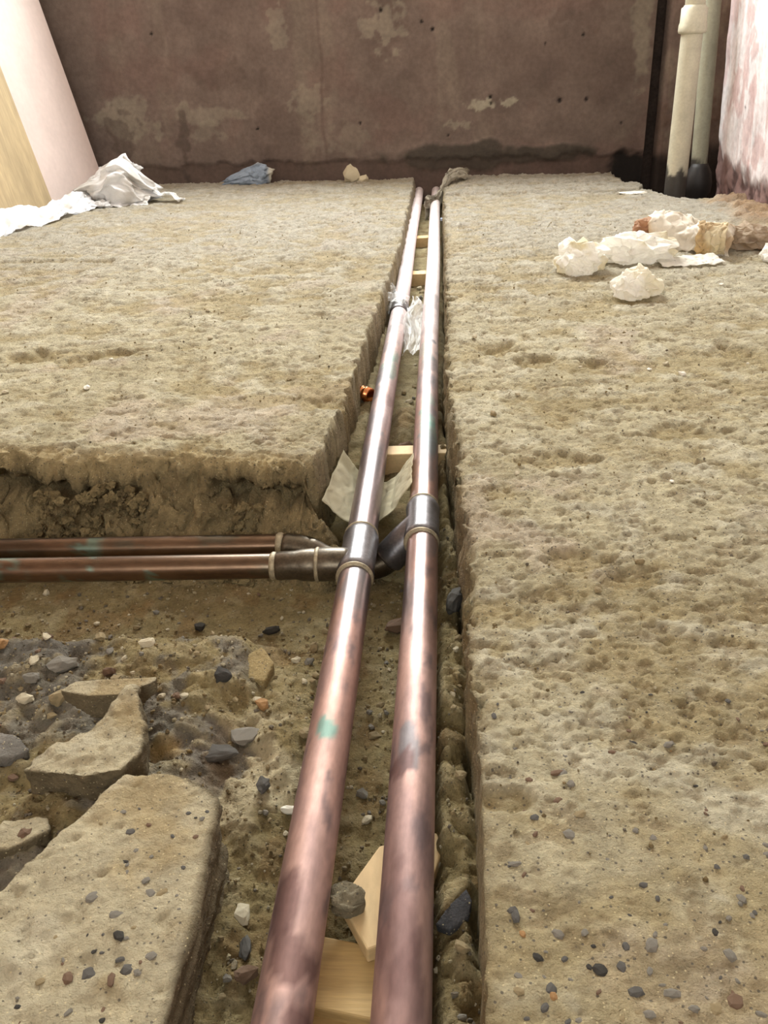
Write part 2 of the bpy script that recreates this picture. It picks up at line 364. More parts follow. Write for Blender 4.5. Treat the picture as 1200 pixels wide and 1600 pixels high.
def build_floor_left():
    y = np.concatenate([np.arange(0.66, 0.87, 0.0017), axis(0.871, 3.02, 0.0031)])
    x = [-0.06]
    while x[-1] > -0.17: x.append(x[-1]-0.0018)
    while x[-1] > -1.51: x.append(x[-1]-0.0018-0.0036*(-0.17-x[-1]))
    x = np.array(x)
    X, Y = np.meshgrid(x, y)
    n1 = fbm(X*24, Y*24, oct=4, seed=301); n2 = fbm(X*85, Y*85, oct=4, seed=303)
    st = np.interp(Y, LE_Y, LE_X) - X                       # >0 inside, trench side
    sf = Y - np.interp(X, FE_X, FE_Y)                       # >0 inside, front side
    k = 0.016
    hh = np.clip(0.5 + 0.5*(sf-st)/k, 0, 1); sd = sf*(1-hh) + st*hh - k*hh*(1-hh)
    front = 1-hh
    sdn = sd + (0.0009 + 0.0031*front)*n2 + (0.0015 + 0.0105*front)*n1
    H, sand, mid, pit = slab_h(X, Y)
    trench = np.interp(sdn, [-0.0075, -0.004, -0.0010, 0.0008], [-0.115, -0.07, -0.008, 0.0])
    um = sstep(-0.6, -0.1, fbm(X*9, X*0, oct=3, seed=315) + 0.5*np.exp(-((X+0.19)/0.05)**2))
    T_ = [-0.085, -0.055, -0.024, -0.018, -0.010, -0.004, 0.0, 0.008, 0.030]
    frontp = np.interp(sdn, T_, [-0.125, -0.088, -0.052, -0.045, -0.036, -0.029, -0.017, -0.007, 0.0])
    und = np.interp(sdn, T_, [0, 0.006, 0.015, 0.042, 0.038, 0.001, 0, 0, 0])
    Z = H + trench*(1-front) + frontp*front
    edge = sstep(0.02, 0.0, sdn)
    n3 = fbm(X*130, Y*130, oct=4, seed=316, gain=0.6)
    Z = Z + edge*front*(0.0040*n2 + 0.0034*n3 + 0.010*np.abs(fbm(X*42, Y*42, oct=4, seed=309)) - 0.003 + 0.008*fbm(X*11, X*0, oct=3, seed=310))
    Y2 = Y + und*front*um + edge*front*(0.004*fbm(X*70, Z*70, oct=3, seed=312) + 0.0045*fbm(X*120, Z*120, oct=4, seed=313, gain=0.6))
    X2 = X + edge*0.004*fbm(Y*60, Z*60, oct=3, seed=311)
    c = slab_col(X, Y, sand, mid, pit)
    c = mixc(c, C3(164, 144, 102), sstep(0.034, 0.012, sdn)*front*0.85)
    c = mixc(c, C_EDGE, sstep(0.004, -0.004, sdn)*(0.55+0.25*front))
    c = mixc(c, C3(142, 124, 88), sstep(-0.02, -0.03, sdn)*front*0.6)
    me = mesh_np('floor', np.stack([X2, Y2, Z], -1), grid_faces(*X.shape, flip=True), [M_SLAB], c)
    return tag(mobj('floor', me), 'hacked beige screed slab to the left of the pipes with a broken front edge', kind='structure')

def bed_col(x, y, rub, mid, cross, n1, n2):
    c = np.broadcast_to(C_SOIL, x.shape+(3,)).copy()
    n4 = fbm(x*13, y*13, oct=4, seed=121); n5 = fbm(x*30, y*30, oct=4, seed=125)
    c = mixc(c, C3(118, 102, 70), sstep(0, 0.6, n4)*0.6)
    c = mixc(c, C_GREY, rub*sstep(-0.35, 0.25, n5)*0.9)
    c = mixc(c, C3(106, 100, 90), rub*sstep(0.25, 0.6, n4)*0.8)
    c = mixc(c, C_OCHRE, sstep(0.55, 0.15, np.hypot((x+0.185)/0.05, (y-0.448)/0.03)+0.25*n5)*0.9)
    c = mixc(c, C3(206, 192, 158), sstep(1.0, 0.5, np.hypot((x+0.125)/0.05, (y-0.44)/0.05)+0.5*n5)*0.75)
    c = mixc(c, C3(112, 106, 98), sstep(0.9, 0.5, np.hypot((x+0.15)/0.022, (y-0.45)/0.03)+0.5*n2)*0.8)
    c = mixc(c, C3(164, 150, 116), sstep(0.0, 0.6, n2)*0.45)
    c = mixc(c, C3(200, 186, 150), sstep(0.9, 1.3, y)*0.35)
    c = mixc(c, C3(122, 94, 58), sstep(0.2, 0.6, fbm(x*40, y*26, oct=4, seed=131))*0.5*(1-rub))
    return c
def build_bed(x, y, label):
    X, Y = np.meshgrid(x, y)
    Z, rub, mid, cross, n1, n2 = bed_h(X, Y)
    c = bed_col(X, Y, rub, mid, cross, n1, n2)
    me = mesh_np('trench_bed', np.stack([X, Y, Z], -1), grid_faces(*X.shape), [M_SOIL], c)
    return tag(mobj('trench_bed', me), label, kind='structure')
build_floor_right()
build_floor_left()
bx = [0.045]
while bx[-1] > -0.26: bx.append(bx[-1]-0.0018)
while bx[-1] > -1.51: bx.append(bx[-1]-0.0018-0.006*(-0.26-bx[-1]))
build_bed(np.array(bx[::-1]), np.concatenate([np.arange(-0.6, 0.19, 0.012), axis(0.19, 0.87, 0.0030)]), 'sandy soil and rubble in the opened trench')
build_bed(np.arange(-0.14, 0.045, 0.0028), axis(0.868, 3.06, 0.0032), 'sandy soil in the narrow trench running to the far wall')

def plain_grid(name, P, nu, nv, m, col=None, disp=None):
    """bilinear patch from four corners"""
    u = np.linspace(0, 1, nu)[None, :, None]; v = np.linspace(0, 1, nv)[:, None, None]
    a, b, c, d = [np.array(p, float) for p in P]
    return (a*(1-u)+b*u)*(1-v) + (d*(1-u)+c*u)*v

def box_mesh(name, x0, x1, y0, y1, z0, z1, m, bevel=0.0):
    bm = bmesh.new(); bmesh.ops.create_cube(bm, size=1)
    bmesh.ops.scale(bm, vec=(x1-x0, y1-y0, z1-z0), verts=bm.verts)
    bmesh.ops.translate(bm, vec=((x0+x1)/2, (y0+y1)/2, (z0+z1)/2), verts=bm.verts)
    if bevel: bmesh.ops.bevel(bm, geom=bm.edges[:], offset=bevel, segments=2, affect='EDGES', profile=0.6)
    me = bpy.data.meshes.new(name); bm.to_mesh(me); bm.free(); me.materials.append(m)
    return me
def boxes_mesh(name, boxes, m):
    bm = bmesh.new()
    for x0, x1, y0, y1, z0, z1 in boxes:
        r = bmesh.ops.create_cube(bm, size=1); vs = r['verts']
        bmesh.ops.scale(bm, vec=(x1-x0, y1-y0, z1-z0), verts=vs)
        bmesh.ops.translate(bm, vec=((x0+x1)/2, (y0+y1)/2, (z0+z1)/2), verts=vs)
    me = bpy.data.meshes.new(name); bm.to_mesh(me); bm.free(); me.materials.append(m)
    return me

tag(mobj('ground', box_mesh('ground', -1.7, 1.2, -2.7, 3.3, -0.30, -0.135, mat('dark_earth', base=C3(70, 58, 44), rough=1, var=0.3, vscale=20))), 'dark earth under the slabs', kind='structure')
tag(mobj('floor', box_mesh('floor', -1.52, 1.1, -2.6, -0.6, -0.12, 0.0, M_PLAINW)), 'floor behind the camera', kind='structure')

# ---------------------------------------------------------------- walls
YW = 3.04
def wall_paint(x, z):
    n1 = fbm(x*6, z*6, oct=5, seed=401); n2 = fbm(x*20, z*20, oct=4, seed=405); n3 = fbm(x*14, z*3, oct=4, seed=409)
    base = C3(138, 120, 109)
    c = np.broadcast_to(base, x.shape+(3,)).copy()
    c = mixc(c, C3(124, 106, 96), sstep(0.0, 0.7, n1)*0.8)
    c = mixc(c, C3(158, 142, 126), sstep(0.25, 0.8, n3)*0.45)
    c = mixc(c, C3(138, 112, 102), sstep(0.2, 0.7, -n1)*0.5)
    # pale filler smears
    for cx, cz, rx, rz, a in ((-1.0, 0.185, 0.09, 0.05, .35), (-0.72, 0.205, 0.10, 0.03, .3), (-0.74, 0.145, 0.05, 0.03, .25), (0.118, 0.205, 0.035, 0.014, .95), (0.20, 0.210, 0.03, 0.011, .9),
                              (-0.17, 0.42, 0.05, 0.06, .35), (0.05, 0.15, 0.03, 0.012, .4), (-0.42, 0.23, 0.05, 0.05, .25), (-0.5, 0.43, 0.03, 0.05, .3), (0.59, 0.38, 0.03, 0.16, .4), (-0.3, 0.12, 0.09, 0.05, .2)):
        c = mixc(c, C3(190, 180, 158), blob(x, z, cx, cz, rx, rz, 0.8, seed=411)*a)
    # dark mortar blotch and damp band at the foot
    dark = np.maximum(blob(x, z, 0.05, 0.055, 0.22, 0.040, 0.35, f=14, seed=421), blob(x, z, 0.33, 0.06, 0.16, 0.030, 0.4, f=16, seed=423))
    dark = np.maximum(dark, blob(x, z, 0.12, 0.085, 0.06, 0.022, 0.4, f=20, seed=425)*0.9)
    c = mixc(c, C3(88, 80, 70), dark*0.92)
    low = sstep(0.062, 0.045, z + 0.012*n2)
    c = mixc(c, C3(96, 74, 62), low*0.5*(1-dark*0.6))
    c = mixc(c, C3(90, 76, 68), blob(x, z, -0.82, 0.10, 0.02, 0.09, 0.7, seed=431)*0.6)
    c = mixc(c, C3(96, 82, 72), blob(x, z, -1.02, 0.16, 0.05, 0.06, 0.8, seed=433)*0.5)
    c = mixc(c, C3(104, 86, 76), blob(x, z, -0.66, 0.31, 0.10, 0.04, 0.8, seed=437)*0.35)
    c = mixc(c, C3(102, 82, 74), blob(x, z, 0.43, 0.43, 0.09, 0.03, 0.8, seed=439)*0.35)
    # a faint trowel line running up the wall
    c = mixc(c, C3(112, 92, 84), sstep(0.008, 0.0, np.abs(x+0.37+0.01*vn(z*12, z*0, seed=5)))*0.5)
    holes = np.zeros_like(x)
    for hx, hz, r in ((-0.06, 0.435, .006), (-0.028, 0.415, .007), (0.148, 0.225, .007), (0.151, 0.208, .006), (0.42, 0.385, .006), (0.31, 0.365, .004), (-0.255, 0.163, .005), (-0.58, 0.155, .005),
                      (-0.88, 0.43, .006), (0.36, 0.21, .009), (0.44, 0.21, .007), (0.55, 0.14, .004), (0.02, 0.12, .005), (-0.18, 0.47, .007)):
        d = np.hypot(x-hx, z-hz); holes = np.maximum(holes, sstep(r, r*0.5, d))
    c = mixc(c, C3(40, 34, 32), holes*0.9)
    c = mixc(c, C3(44, 38, 34), blob(x, z, 0.59, -0.01, 0.085, 0.060, 0.4, f=18, seed=441))  # shade behind the corner hole painted on the wall foot
    c = c*0.56
    relief = 0.003*n1 + 0.0012*n2 - 0.006*holes + 0.004*dark + 0.006*low*-1
    return c, relief
def build_wall_far():
    x = np.arange(-1.5275, 0.6281, 0.0045); z = np.concatenate([[-0.135, -0.06], np.arange(-0.02, 0.62, 0.0045)])
    X, Z = np.meshgrid(x, z); c, rl = wall_paint(X, Z)
    Y = YW - rl
    me = mesh_np('wall_far', np.stack([X, Y, Z], -1), grid_faces(*X.shape), [M_WALL], c)
    w = tag(mobj('wall_far', me), 'bare pinkish brown plaster wall at the far end', kind='structure')
    bx = [(-1.53, WIN[0], YW+0.001, YW+0.2, 0.61, 2.4), (WIN[1], 1.1, YW+0.001, YW+0.2, 0.61, 2.4), (WIN[0], WIN[1], YW+0.001, YW+0.2, 0.61, WIN[2]), (WIN[0], WIN[1], YW+0.001, YW+0.2, WIN[3], 2.4),
          (-1.53, 0.62, YW+0.02, YW+0.2, -0.135, 0.62)]
    k = tag(mobj('wall_chase', box_mesh('wall_chase', 0.62, 1.1, YW+0.07, YW+0.2, -0.135, 0.62, mat('recess_shade_brick', base=C3(62, 50, 44), rough=1.0, var=0.3, vscale=20))), 'dark chase cut behind the corner plaster', kind='structure')  # brick colour darkened to carry the shade inside the recess
    u = mobj('upper_plaster', boxes_mesh('upper_plaster', bx, mat('brown_plaster', base=C3(104, 89, 81), rough=0.9, var=0.2, vscale=8, bumps=((30, 0.006, 0.25),))), w); u['kind'] = 'structure'
    # plastered return beyond the dark chase
    x = np.arange(0.664, 0.96, 0.006); z = np.arange(-0.135, 0.62, 0.006)
    X, Z = np.meshgrid(x, z); n = fbm(X*12, Z*12, oct=4, seed=451); n2 = fbm(X*40, Z*10, oct=4, seed=453)
    c = np.broadcast_to(C3(118, 102, 94), X.shape+(3,)).copy(); c = mixc(c, C3(138, 126, 112), sstep(0.1, 0.7, n2)*0.6); c = mixc(c, C3(104, 84, 74), sstep(0.2, 0.7, n)*0.6)
    c = mixc(c, C3(48, 41, 37), sstep(0.08, 0.04, Z+0.02*n))  # foot of the strip painted near black as the corner's shade
    Y = YW - 0.004*n + 0.04*sstep(0.674, 0.664, X)
    me = mesh_np('wall_far', np.stack([X, Y, Z], -1), grid_faces(*X.shape), [M_WALL], c)
    tag(mobj('wall_far', me), 'narrow strip of pink plaster in the pipe corner', kind='structure')
build_wall_far()

XR = 0.742
def build_wall_right():
    y = np.concatenate([np.arange(-2.6, 1.6, 0.1), np.arange(1.6, 2.641, 0.005)]); z = np.concatenate([[-0.12], np.arange(-0.04, 0.80, 0.005), np.arange(0.82, 2.41, 0.1)])
    Yg, Zg = np.meshgrid(y, z)
    n1 = fbm(Yg*7, Zg*7, oct=4, seed=501); n2 = fbm(Yg*26, Zg*26, oct=4, seed=503); br = fbm(Yg*60, Zg*9, oct=3, seed=505)
    c = np.broadcast_to(C3(208, 201, 200), Yg.shape+(3,)).copy()
    c = mixc(c, C3(196, 170, 166), sstep(0.0, 0.6, br)*0.4)
    c = mixc(c, C3(170, 128, 122), sstep(0.36, 0.6, fbm(Yg*16, Zg*9, oct=4, seed=507))*0.5)
    for cy, cz, ry, rz in ((2.50, 0.255, 0.035, 0.045), (2.42, 0.27, 0.02, 0.03), (2.36, 0.25, 0.02, 0.05), (2.42, 0.40, 0.02, 0.03), (2.40, 0.36, 0.025, 0.02), (2.38, 0.33, 0.03, 0.02), (2.53, 0.48, 0.02, 0.05), (2.33, 0.5, 0.02, 0.05), (2.30, 0.13, 0.04, 0.05), (2.45, 0.46, 0.02, 0.10)):
        c = mixc(c, C3(184, 156, 152), blob(Yg, Zg, cy, cz, ry, rz, 0.5, seed=511)*0.75)
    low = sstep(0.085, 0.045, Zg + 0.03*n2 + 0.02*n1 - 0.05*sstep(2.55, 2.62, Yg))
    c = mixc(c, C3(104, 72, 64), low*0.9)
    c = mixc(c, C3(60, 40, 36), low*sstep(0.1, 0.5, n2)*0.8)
    c = mixc(c, C3(90, 78, 72), sstep(2.622, 2.636, Yg + 0.006*n2)*0.8)
    holes = sstep(0.006, 0.003, np.hypot(Yg-2.41, Zg-0.21)); c = mixc(c, C3(50, 40, 40), holes)
    X = XR - 0.055*Zg + 0.0025*n1 + 0.0015*br + 0.006*low*(0.5+n2) + 0.01*sstep(2.615, 2.64, Yg)
    me = mesh_np('wall_right', np.stack([X, Yg, Zg], -1), grid_faces(*X.shape), [M_WALL], c)
    w = tag(mobj('wall_right', me), 'right wall with thin whitewash brushed over pink plaster', kind='structure')
    u = mobj('wall_core', boxes_mesh('wall_core', [(0.78, 0.95, -2.6, 2.64, -0.135, 2.4), (0.955, 1.1, -2.6, YW+0.1, -0.135, 2.4), (0.64, 0.79, 2.0, 2.64, 0.9, 2.4)], M_PLAINW), w); u['kind'] = 'structure'
    # broken end of the wall towards the pipe corner
    z = np.arange(-0.12, 0.82, 0.008); t = np.arange(0, 0.21, 0.008)
    T, Zg = np.meshgrid(t, z); n = fbm(T*30, Zg*30, oct=4, seed=521)
    X = XR - 0.055*Zg + 0.012 + T; Yg = 2.64 + 0.006*n
    c = np.broadcast_to(C3(120, 98, 86), T.shape+(3,)).copy(); c = mixc(c, C3(80, 60, 52), sstep(0, 0.5, n)*0.7)
    e = mobj('wall_end', mesh_np('wall_end', np.stack([X, Yg, Zg], -1), grid_faces(*X.shape, flip=True), [M_WALL], c), w); e['kind'] = 'structure'
build_wall_right()
tag(mobj('wall_left', box_mesh('wall_left', -1.7, -1.52, -2.6, 3.24, -0.135, 2.4, M_PLAINW)), 'left wall behind the leaning boards', kind='structure')
tag(mobj('wall_near', boxes_mesh('wall_near', [(-1.7, REAR[0], -2.7, -2.5, -0.135, 2.4), (REAR[1], 1.1, -2.7, -2.5, -0.135, 2.4), (REAR[0], REAR[1], -2.7, -2.5, -0.135, REAR[2]), (REAR[0], REAR[1], -2.7, -2.5, REAR[3], 2.4)], M_PLAINW)), 'wall behind the camera', kind='structure')
tag(mobj('ceiling', box_mesh('ceiling', -1.7, 1.1, -2.7, 3.24, 2.4, 2.5, M_CEIL)), 'plain ceiling', kind='structure')
def window(name, w, y, label):
    f = 0.035
    me = boxes_mesh(name, [(w[0], w[0]+f, y, y+0.05, w[2], w[3]), (w[1]-f, w[1], y, y+0.05, w[2], w[3]), (w[0]+f, w[1]-f, y, y+0.05, w[2], w[2]+f), (w[0]+f, w[1]-f, y, y+0.05, w[3]-f, w[3])], M_FRAME)
    tag(mobj(name, me), label, kind='structure')
window('window_1', WIN, YW+0.03, 'white window frame in the far wall')
window('fill_opening_frame', REAR, -2.58, 'added white frame round the fill light opening behind the camera')

# ---------------------------------------------------------------- copper pipes
def tube(path, rad, seg=28, caps=True):
    P = np.array(path, float); n = len(P)
    rad = np.broadcast_to(np.asarray(rad, float), (n,))
    T = np.gradient(P, axis=0); T /= np.linalg.norm(T, axis=1)[:, None]
    ref = np.array([0, 0, 1.0]) if abs(T[0][2]) < 0.9 else np.array([1.0, 0, 0])
    nrm = np.cross(np.cross(T[0], ref), T[0]); nrm /= np.linalg.norm(nrm)
    V = []
    a = np.linspace(0, 2*np.pi, seg, endpoint=False)
    for i in range(n):
        nrm = nrm - T[i]*np.dot(nrm, T[i]); nrm /= np.linalg.norm(nrm)
        b = np.cross(T[i], nrm)
        V.append(P[i] + rad[i]*(np.cos(a)[:, None]*nrm + np.sin(a)[:, None]*b))
    V = np.concatenate(V)
    i = np.arange(n*seg).reshape(n, seg); j = np.roll(i, -1, 1)
    F = np.stack([i[:-1], j[:-1], j[1:], i[1:]], -1).reshape(-1, 4)
    if caps:
        for ring, p, fl in ((i[0], P[0], 1), (i[-1], P[-1], 0)):
            V = np.vstack([V, p]); k = len(V)-1
            r2 = np.roll(ring, -1)
            q = np.stack([ring, r2, np.full(seg, k), np.full(seg, k)], -1)
            F = np.vstack([F, q[:, ::-1] if fl else q]) if False else F
            # quads with a doubled vertex are avoided: fan of quads over pairs
            for s in range(0, seg, 2):
                a_, b_, c_ = ring[s], ring[(s+1) % seg], ring[(s+2) % seg]
                F = np.vstack([F, [[a_, k, c_, b_]] if fl else [[a_, b_, c_, k]]])
    return V, F
def bezier_path(pts, per=14):
    """Catmull-Rom through the points"""
    p = [np.array(q, float) for q in pts]; p = [2*p[0]-p[1]] + p + [2*p[-1]-p[-2]]
    out = []
    for i in range(1, len(p)-2):
        for t in np.linspace(0, 1, per, endpoint=False):
            out.append(0.5*((2*p[i]) + (-p[i-1]+p[i+1])*t + (2*p[i-1]-5*p[i]+4*p[i+1]-p[i+2])*t*t + (-p[i-1]+3*p[i]-3*p[i+1]+p[i+2])*t**3))
    out.append(p[-2]); return out
def part(name, VF, parent, m, col=None, smooth=True):
    V, F = VF
    o = bpy.data.objects.new(name, mesh_np(name, V - np.array(parent.location) if parent.parent is None else V, F, [m], col, smooth))
    COL.objects.link(o); o.parent = parent
    return o
def sub(name, VF, rt, par, m, col=None):
    V, F = VF
    o = bpy.data.objects.new(name, mesh_np(name, V - np.array(rt.location), F, [m], col)); COL.objects.link(o); o.parent = par
    return o

def copper_col(V, seed, patches):
    global FAR_SHEEN
    x, y, z = V.T
    n1 = fbm(x*45, y*9, z*45, oct=4, seed=seed); n2 = fbm(x*90, y*28, z*90, oct=4, seed=seed+3); n3 = fbm(x*30, y*4, z*30, oct=3, seed=seed+6)
    c = np.broadcast_to(C3(160, 128, 116), V.shape).copy()
    c = mixc(c, C3(182, 152, 142), sstep(-0.2, 0.5, n3)*0.7)
    c = mixc(c, C3(132, 108, 104), sstep(0.0, 0.55, n1)*0.75)
    c = mixc(c, C3(100, 86, 86), sstep(0.35, 0.7, n2)*0.7)
    # light's sheen on the far end painted in as a paler colour
    midg = sstep(0.50, 0.58, y + 0.05*n1)*sstep(1.15, 0.95, y + 0.15*n1)
    c = mixc(c, C3(116, 106, 106), midg*sstep(-0.35, 0.25, n3 + 0.5*n2)*0.8)
    FAR_SHEEN = sstep(0.85, 1.8, y + 0.2*n1 + 0.15*n3)*0.9
    c = mixc(c, C3(226, 212, 210), FAR_SHEEN)
    for py, ry, ang, col, a in patches:
        t = np.arctan2(x - x.mean(), z - z.mean())
        d = np.hypot((y-py)/ry, (t-ang)/0.8) + 0.7*n2
        c = mixc(c, col, sstep(1.0, 0.7, d)*a)
    return c
def copper_run(VF, rt, col):
    o = part('pipe_run', VF, rt, M_COPPER, col)
    yy = VF[0][:, 1]; rg_ = np.interp(yy, [0.42, 0.52, 0.59, 0.84, 1.0, 2.0], [0.60, 0.50, 0.34, 0.34, 0.48, 0.55])
    b = o.data.attributes.new('dull', 'FLOAT', 'POINT'); b.data.foreach_set('value', rg_.astype(np.float32))
    a = o.data.attributes.new('far_sheen', 'FLOAT', 'POINT'); a.data.foreach_set('value', FAR_SHEEN.astype(np.float32))
    return o
TEAL = C3(100, 130, 118); DGREY = C3(104, 104, 106); BROWNISH = C3(96, 70, 66)
PZ = -0.045
def main_run(xc, y0, y1):
    n = int((y1-y0)/0.0045)
    yy = np.linspace(y0, y1, n)
    return tube([(xc + 0.0008*math.sin(v*5+xc*90), v, PZ + 0.0006*math.sin(v*7)) for v in yy], 0.0140, 32)
def ring_at(xc, y, r=0.0160, w=0.0022, zc=PZ):
    return tube([(xc, y + t, zc) for t in np.linspace(-w, w, 7)], [r-0.0022, r-0.0004, r, r+0.0003, r, r-0.0004, r-0.0022], 32)
def sleeve(p0, p1, r, lip=0.0006, n=10, seg=32):
    p0, p1 = np.array(p0, float), np.array(p1, float)
    ts = np.linspace(0, 1, n); rr = np.full(n, r); rr[0] = rr[-1] = r-0.0012; rr[1] += lip; rr[-2] += lip
    return tube([p0 + (p1-p0)*t for t in ts], rr, seg)

pl = root('copper_pipe', (-0.074, 0.70, PZ), 'left of the two long copper pipes, with a tee and a branch running left', 'pipe')
V, F = main_run(-0.074, -0.6, 3.045)
copper_run((V, F), pl, copper_col(V, 601, [(0.437, .013, 0.1, TEAL, .9), (1.18, .05, 0.3, TEAL, .6), (1.27, .03, -.2, DGREY, .5), (0.31, .02, -.6, BROWNISH, .8), (0.275, .02, .3, BROWNISH, .8), (1.08, .03, -.6, DGREY, .7), (1.36, .04, 0, DGREY, .5), (0.86, .06, .3, DGREY, .5), (0.98, .05, -.3, DGREY, .6), (1.05, .03, .4, BROWNISH, .4), (1.14, .03, -.5, DGREY, .7), (1.22, .03, .5, TEAL, .6), (1.45, .05, .3, DGREY, .4), (0.245, .02, .8, BROWNISH, .8), (0.61, .06, .4, DGREY, .7)]))
tee = part('tee_fitting', sleeve((-0.074, 0.644, PZ), (-0.074, 0.718, PZ), 0.0158), pl, M_FITTING)
sub('tee_outlet', tube([(-0.080, 0.668, PZ), (-0.086, 0.6675, PZ), (-0.096, 0.667, PZ), (-0.108, 0.6665, PZ), (-0.110, 0.6665, PZ)], [0.0138, 0.0146, 0.0148, 0.0148, 0.0136], 28), pl, tee, M_DARKFIT)
part('solder_ring', ring_at(-0.074, 0.644), pl, M_SOLDER); part('solder_ring', ring_at(-0.074, 0.718, 0.0156, 0.002), pl, M_SOLDER)
part('reducer', tube([(-0.104, 0.6665, PZ), (-0.113, 0.666, PZ), (-0.122, 0.6657, PZ), (-0.127, 0.6655, PZ), (-0.143, 0.664, PZ), (-0.145, 0.664, PZ)], [0.0135, 0.0145, 0.0138, 0.0126, 0.0124, 0.0108], 28), pl, M_DARKFIT)
part('solder_ring', tube([(-0.108+t, 0.6665, PZ) for t in (-0.0022, -0.001, 0, 0.001, 0.0022)], [0.0142, 0.0152, 0.0155, 0.0152, 0.0140], 28), pl, M_SOLDER)
part('solder_ring', tube([(-0.146+t, 0.664, PZ) for t in (-0.003, -0.001, 0.001, 0.003)], [0.0110, 0.0124, 0.0124, 0.0110], 28), pl, M_SOLDER)
def branch_col(V, seed, patches=()):
    x, y, z = V.T
    n1 = fbm(x*12, y*50, z*50, oct=4, seed=seed); n2 = fbm(x*40, y*90, z*90, oct=4, seed=seed+3)
    c = np.broadcast_to(C3(98, 76, 58), V.shape).copy()
    c = mixc(c, C3(74, 60, 46), sstep(-0.1, 0.5, n1)*0.8); c = mixc(c, C3(80, 78, 66), sstep(0.3, 0.7, n2)*0.6)
    n6 = fbm(x*70, y*110, z*110, oct=4, seed=seed+9)
    for px, rx, a in patches:
        c = mixc(c, TEAL, sstep(1.0, 0.4, np.abs((x-px)/(2*rx)))*sstep(0.12, 0.4, n6)*a)
    return c
bp = [(-0.143 - t, 0.664 - 0.030*t, PZ - 0.004*t) for t in np.linspace(0, 1.15, 230)]
V, F = tube(bp, 0.0110, 28)
part('branch_pipe', (V, F), pl, M_BRANCH, branch_col(V, 641, ((-0.315, 0.009, .9), (-0.247, 0.005, .8), (-0.385, 0.016, .5))))
part('coupling', sleeve((-0.074, 1.508, PZ), (-0.074, 1.56, PZ), 0.0155), pl, M_FITTING)
part('solder_ring', ring_at(-0.074, 1.508, 0.0156, 0.003), pl, M_FITTING)

pr = root('copper_pipe', (-0.019, 0.75, PZ), 'right of the two long copper pipes, nearest the right slab edge', 'pipe')
V, F = main_run(-0.019, -0.6, 3.045)
copper_run((V, F), pr, copper_col(V, 661, [(0.425, .018, -0.1, DGREY, .8), (0.41, .01, -.8, BROWNISH, .8), (0.93, .04, 0.3, TEAL, .7), (0.99, .03, 0.2, TEAL, .7), (0.87, .05, 0.2, DGREY, .6), (1.30, .012, .3, DGREY, .8), (1.25, .05, -.3, TEAL, .4), (0.30, .05, -.3, BROWNISH, .5), (0.26, .03, 0.0, BROWNISH, .5), (0.70, .05, .5, DGREY, .5), (0.90, .05, 0, DGREY, .6), (1.04, .04, .3, TEAL, .5), (1.18, .04, .2, DGREY, .6), (1.36, .05, -.4, DGREY, .4), (1.55, .05, .3, DGREY, .4), (1.12, .05, .5, DGREY, .5)]))
t2 = part('tee_fitting', sleeve((-0.019, 0.705, PZ), (-0.019, 0.776, PZ), 0.0158), pr, M_FITTING)
sub('tee_outlet', tube(bezier_path([(-0.019, 0.738, PZ), (-0.032, 0.735, -0.056), (-0.046, 0.731, -0.070), (-0.052, 0.730, -0.076)], 5), [0.0156]*15+[0.0145], 28), pr, t2, M_FITTING)
part('solder_ring', ring_at(-0.019, 0.705), pr, M_SOLDER); part('solder_ring', ring_at(-0.019, 0.776, 0.0156, 0.002), pr, M_SOLDER)
ep = bezier_path([(-0.046, 0.731, -0.071), (-0.062, 0.727, -0.0805), (-0.090, 0.724, -0.0800), (-0.112, 0.727, -0.074), (-0.128, 0.731, -0.0665), (-0.150, 0.7345, -0.0640)], 12)
part('elbow', tube(ep, [0.0132]*(len(ep)-14)+[0.0126]*13+[0.0112], 28), pr, M_DARKFIT)
part('solder_ring', tube([(-0.153+t, 0.735, -0.064) for t in (-0.004, -0.002, 0.001, 0.003)], [0.0110, 0.0122, 0.0124, 0.0110], 28), pr, M_SOLDER)
bp = [(-0.148 - t, 0.735 - 0.024*t, -0.064 - 0.006*t) for t in np.linspace(0, 1.15, 230)]
V, F = tube(bp, 0.0110, 28)
part('branch_pipe', (V, F), pr, M_BRANCH, branch_col(V, 681, ((-0.34, 0.012, .6),)))

# small bright end cap lying on the soil beside the left pipe
fy = 1.115
fz_ = bed_at(-0.101, fy) + 0.001
cp = root('copper_fitting', (-0.1015, fy, fz_), 'small shiny copper fitting lying loose left of the pipes', 'pipe fitting')
prof = [(-0.0098, 0.0070), (-0.0095, 0.0092), (-0.0050, 0.0094), (-0.0044, 0.0104), (-0.0022, 0.0104), (-0.0016, 0.0092), (0.0016, 0.0092), (0.0022, 0.0104), (0.0044, 0.0104), (0.0050, 0.0094), (0.0095, 0.0092), (0.0098, 0.0070)]
part('fitting_body', tube([(-0.1015, fy+a, fz_+0.0100) for a, r in prof], [r for a, r in prof], 24), cp, M_BRIGHT)
cp.rotation_euler = (0, 0, 1.0)

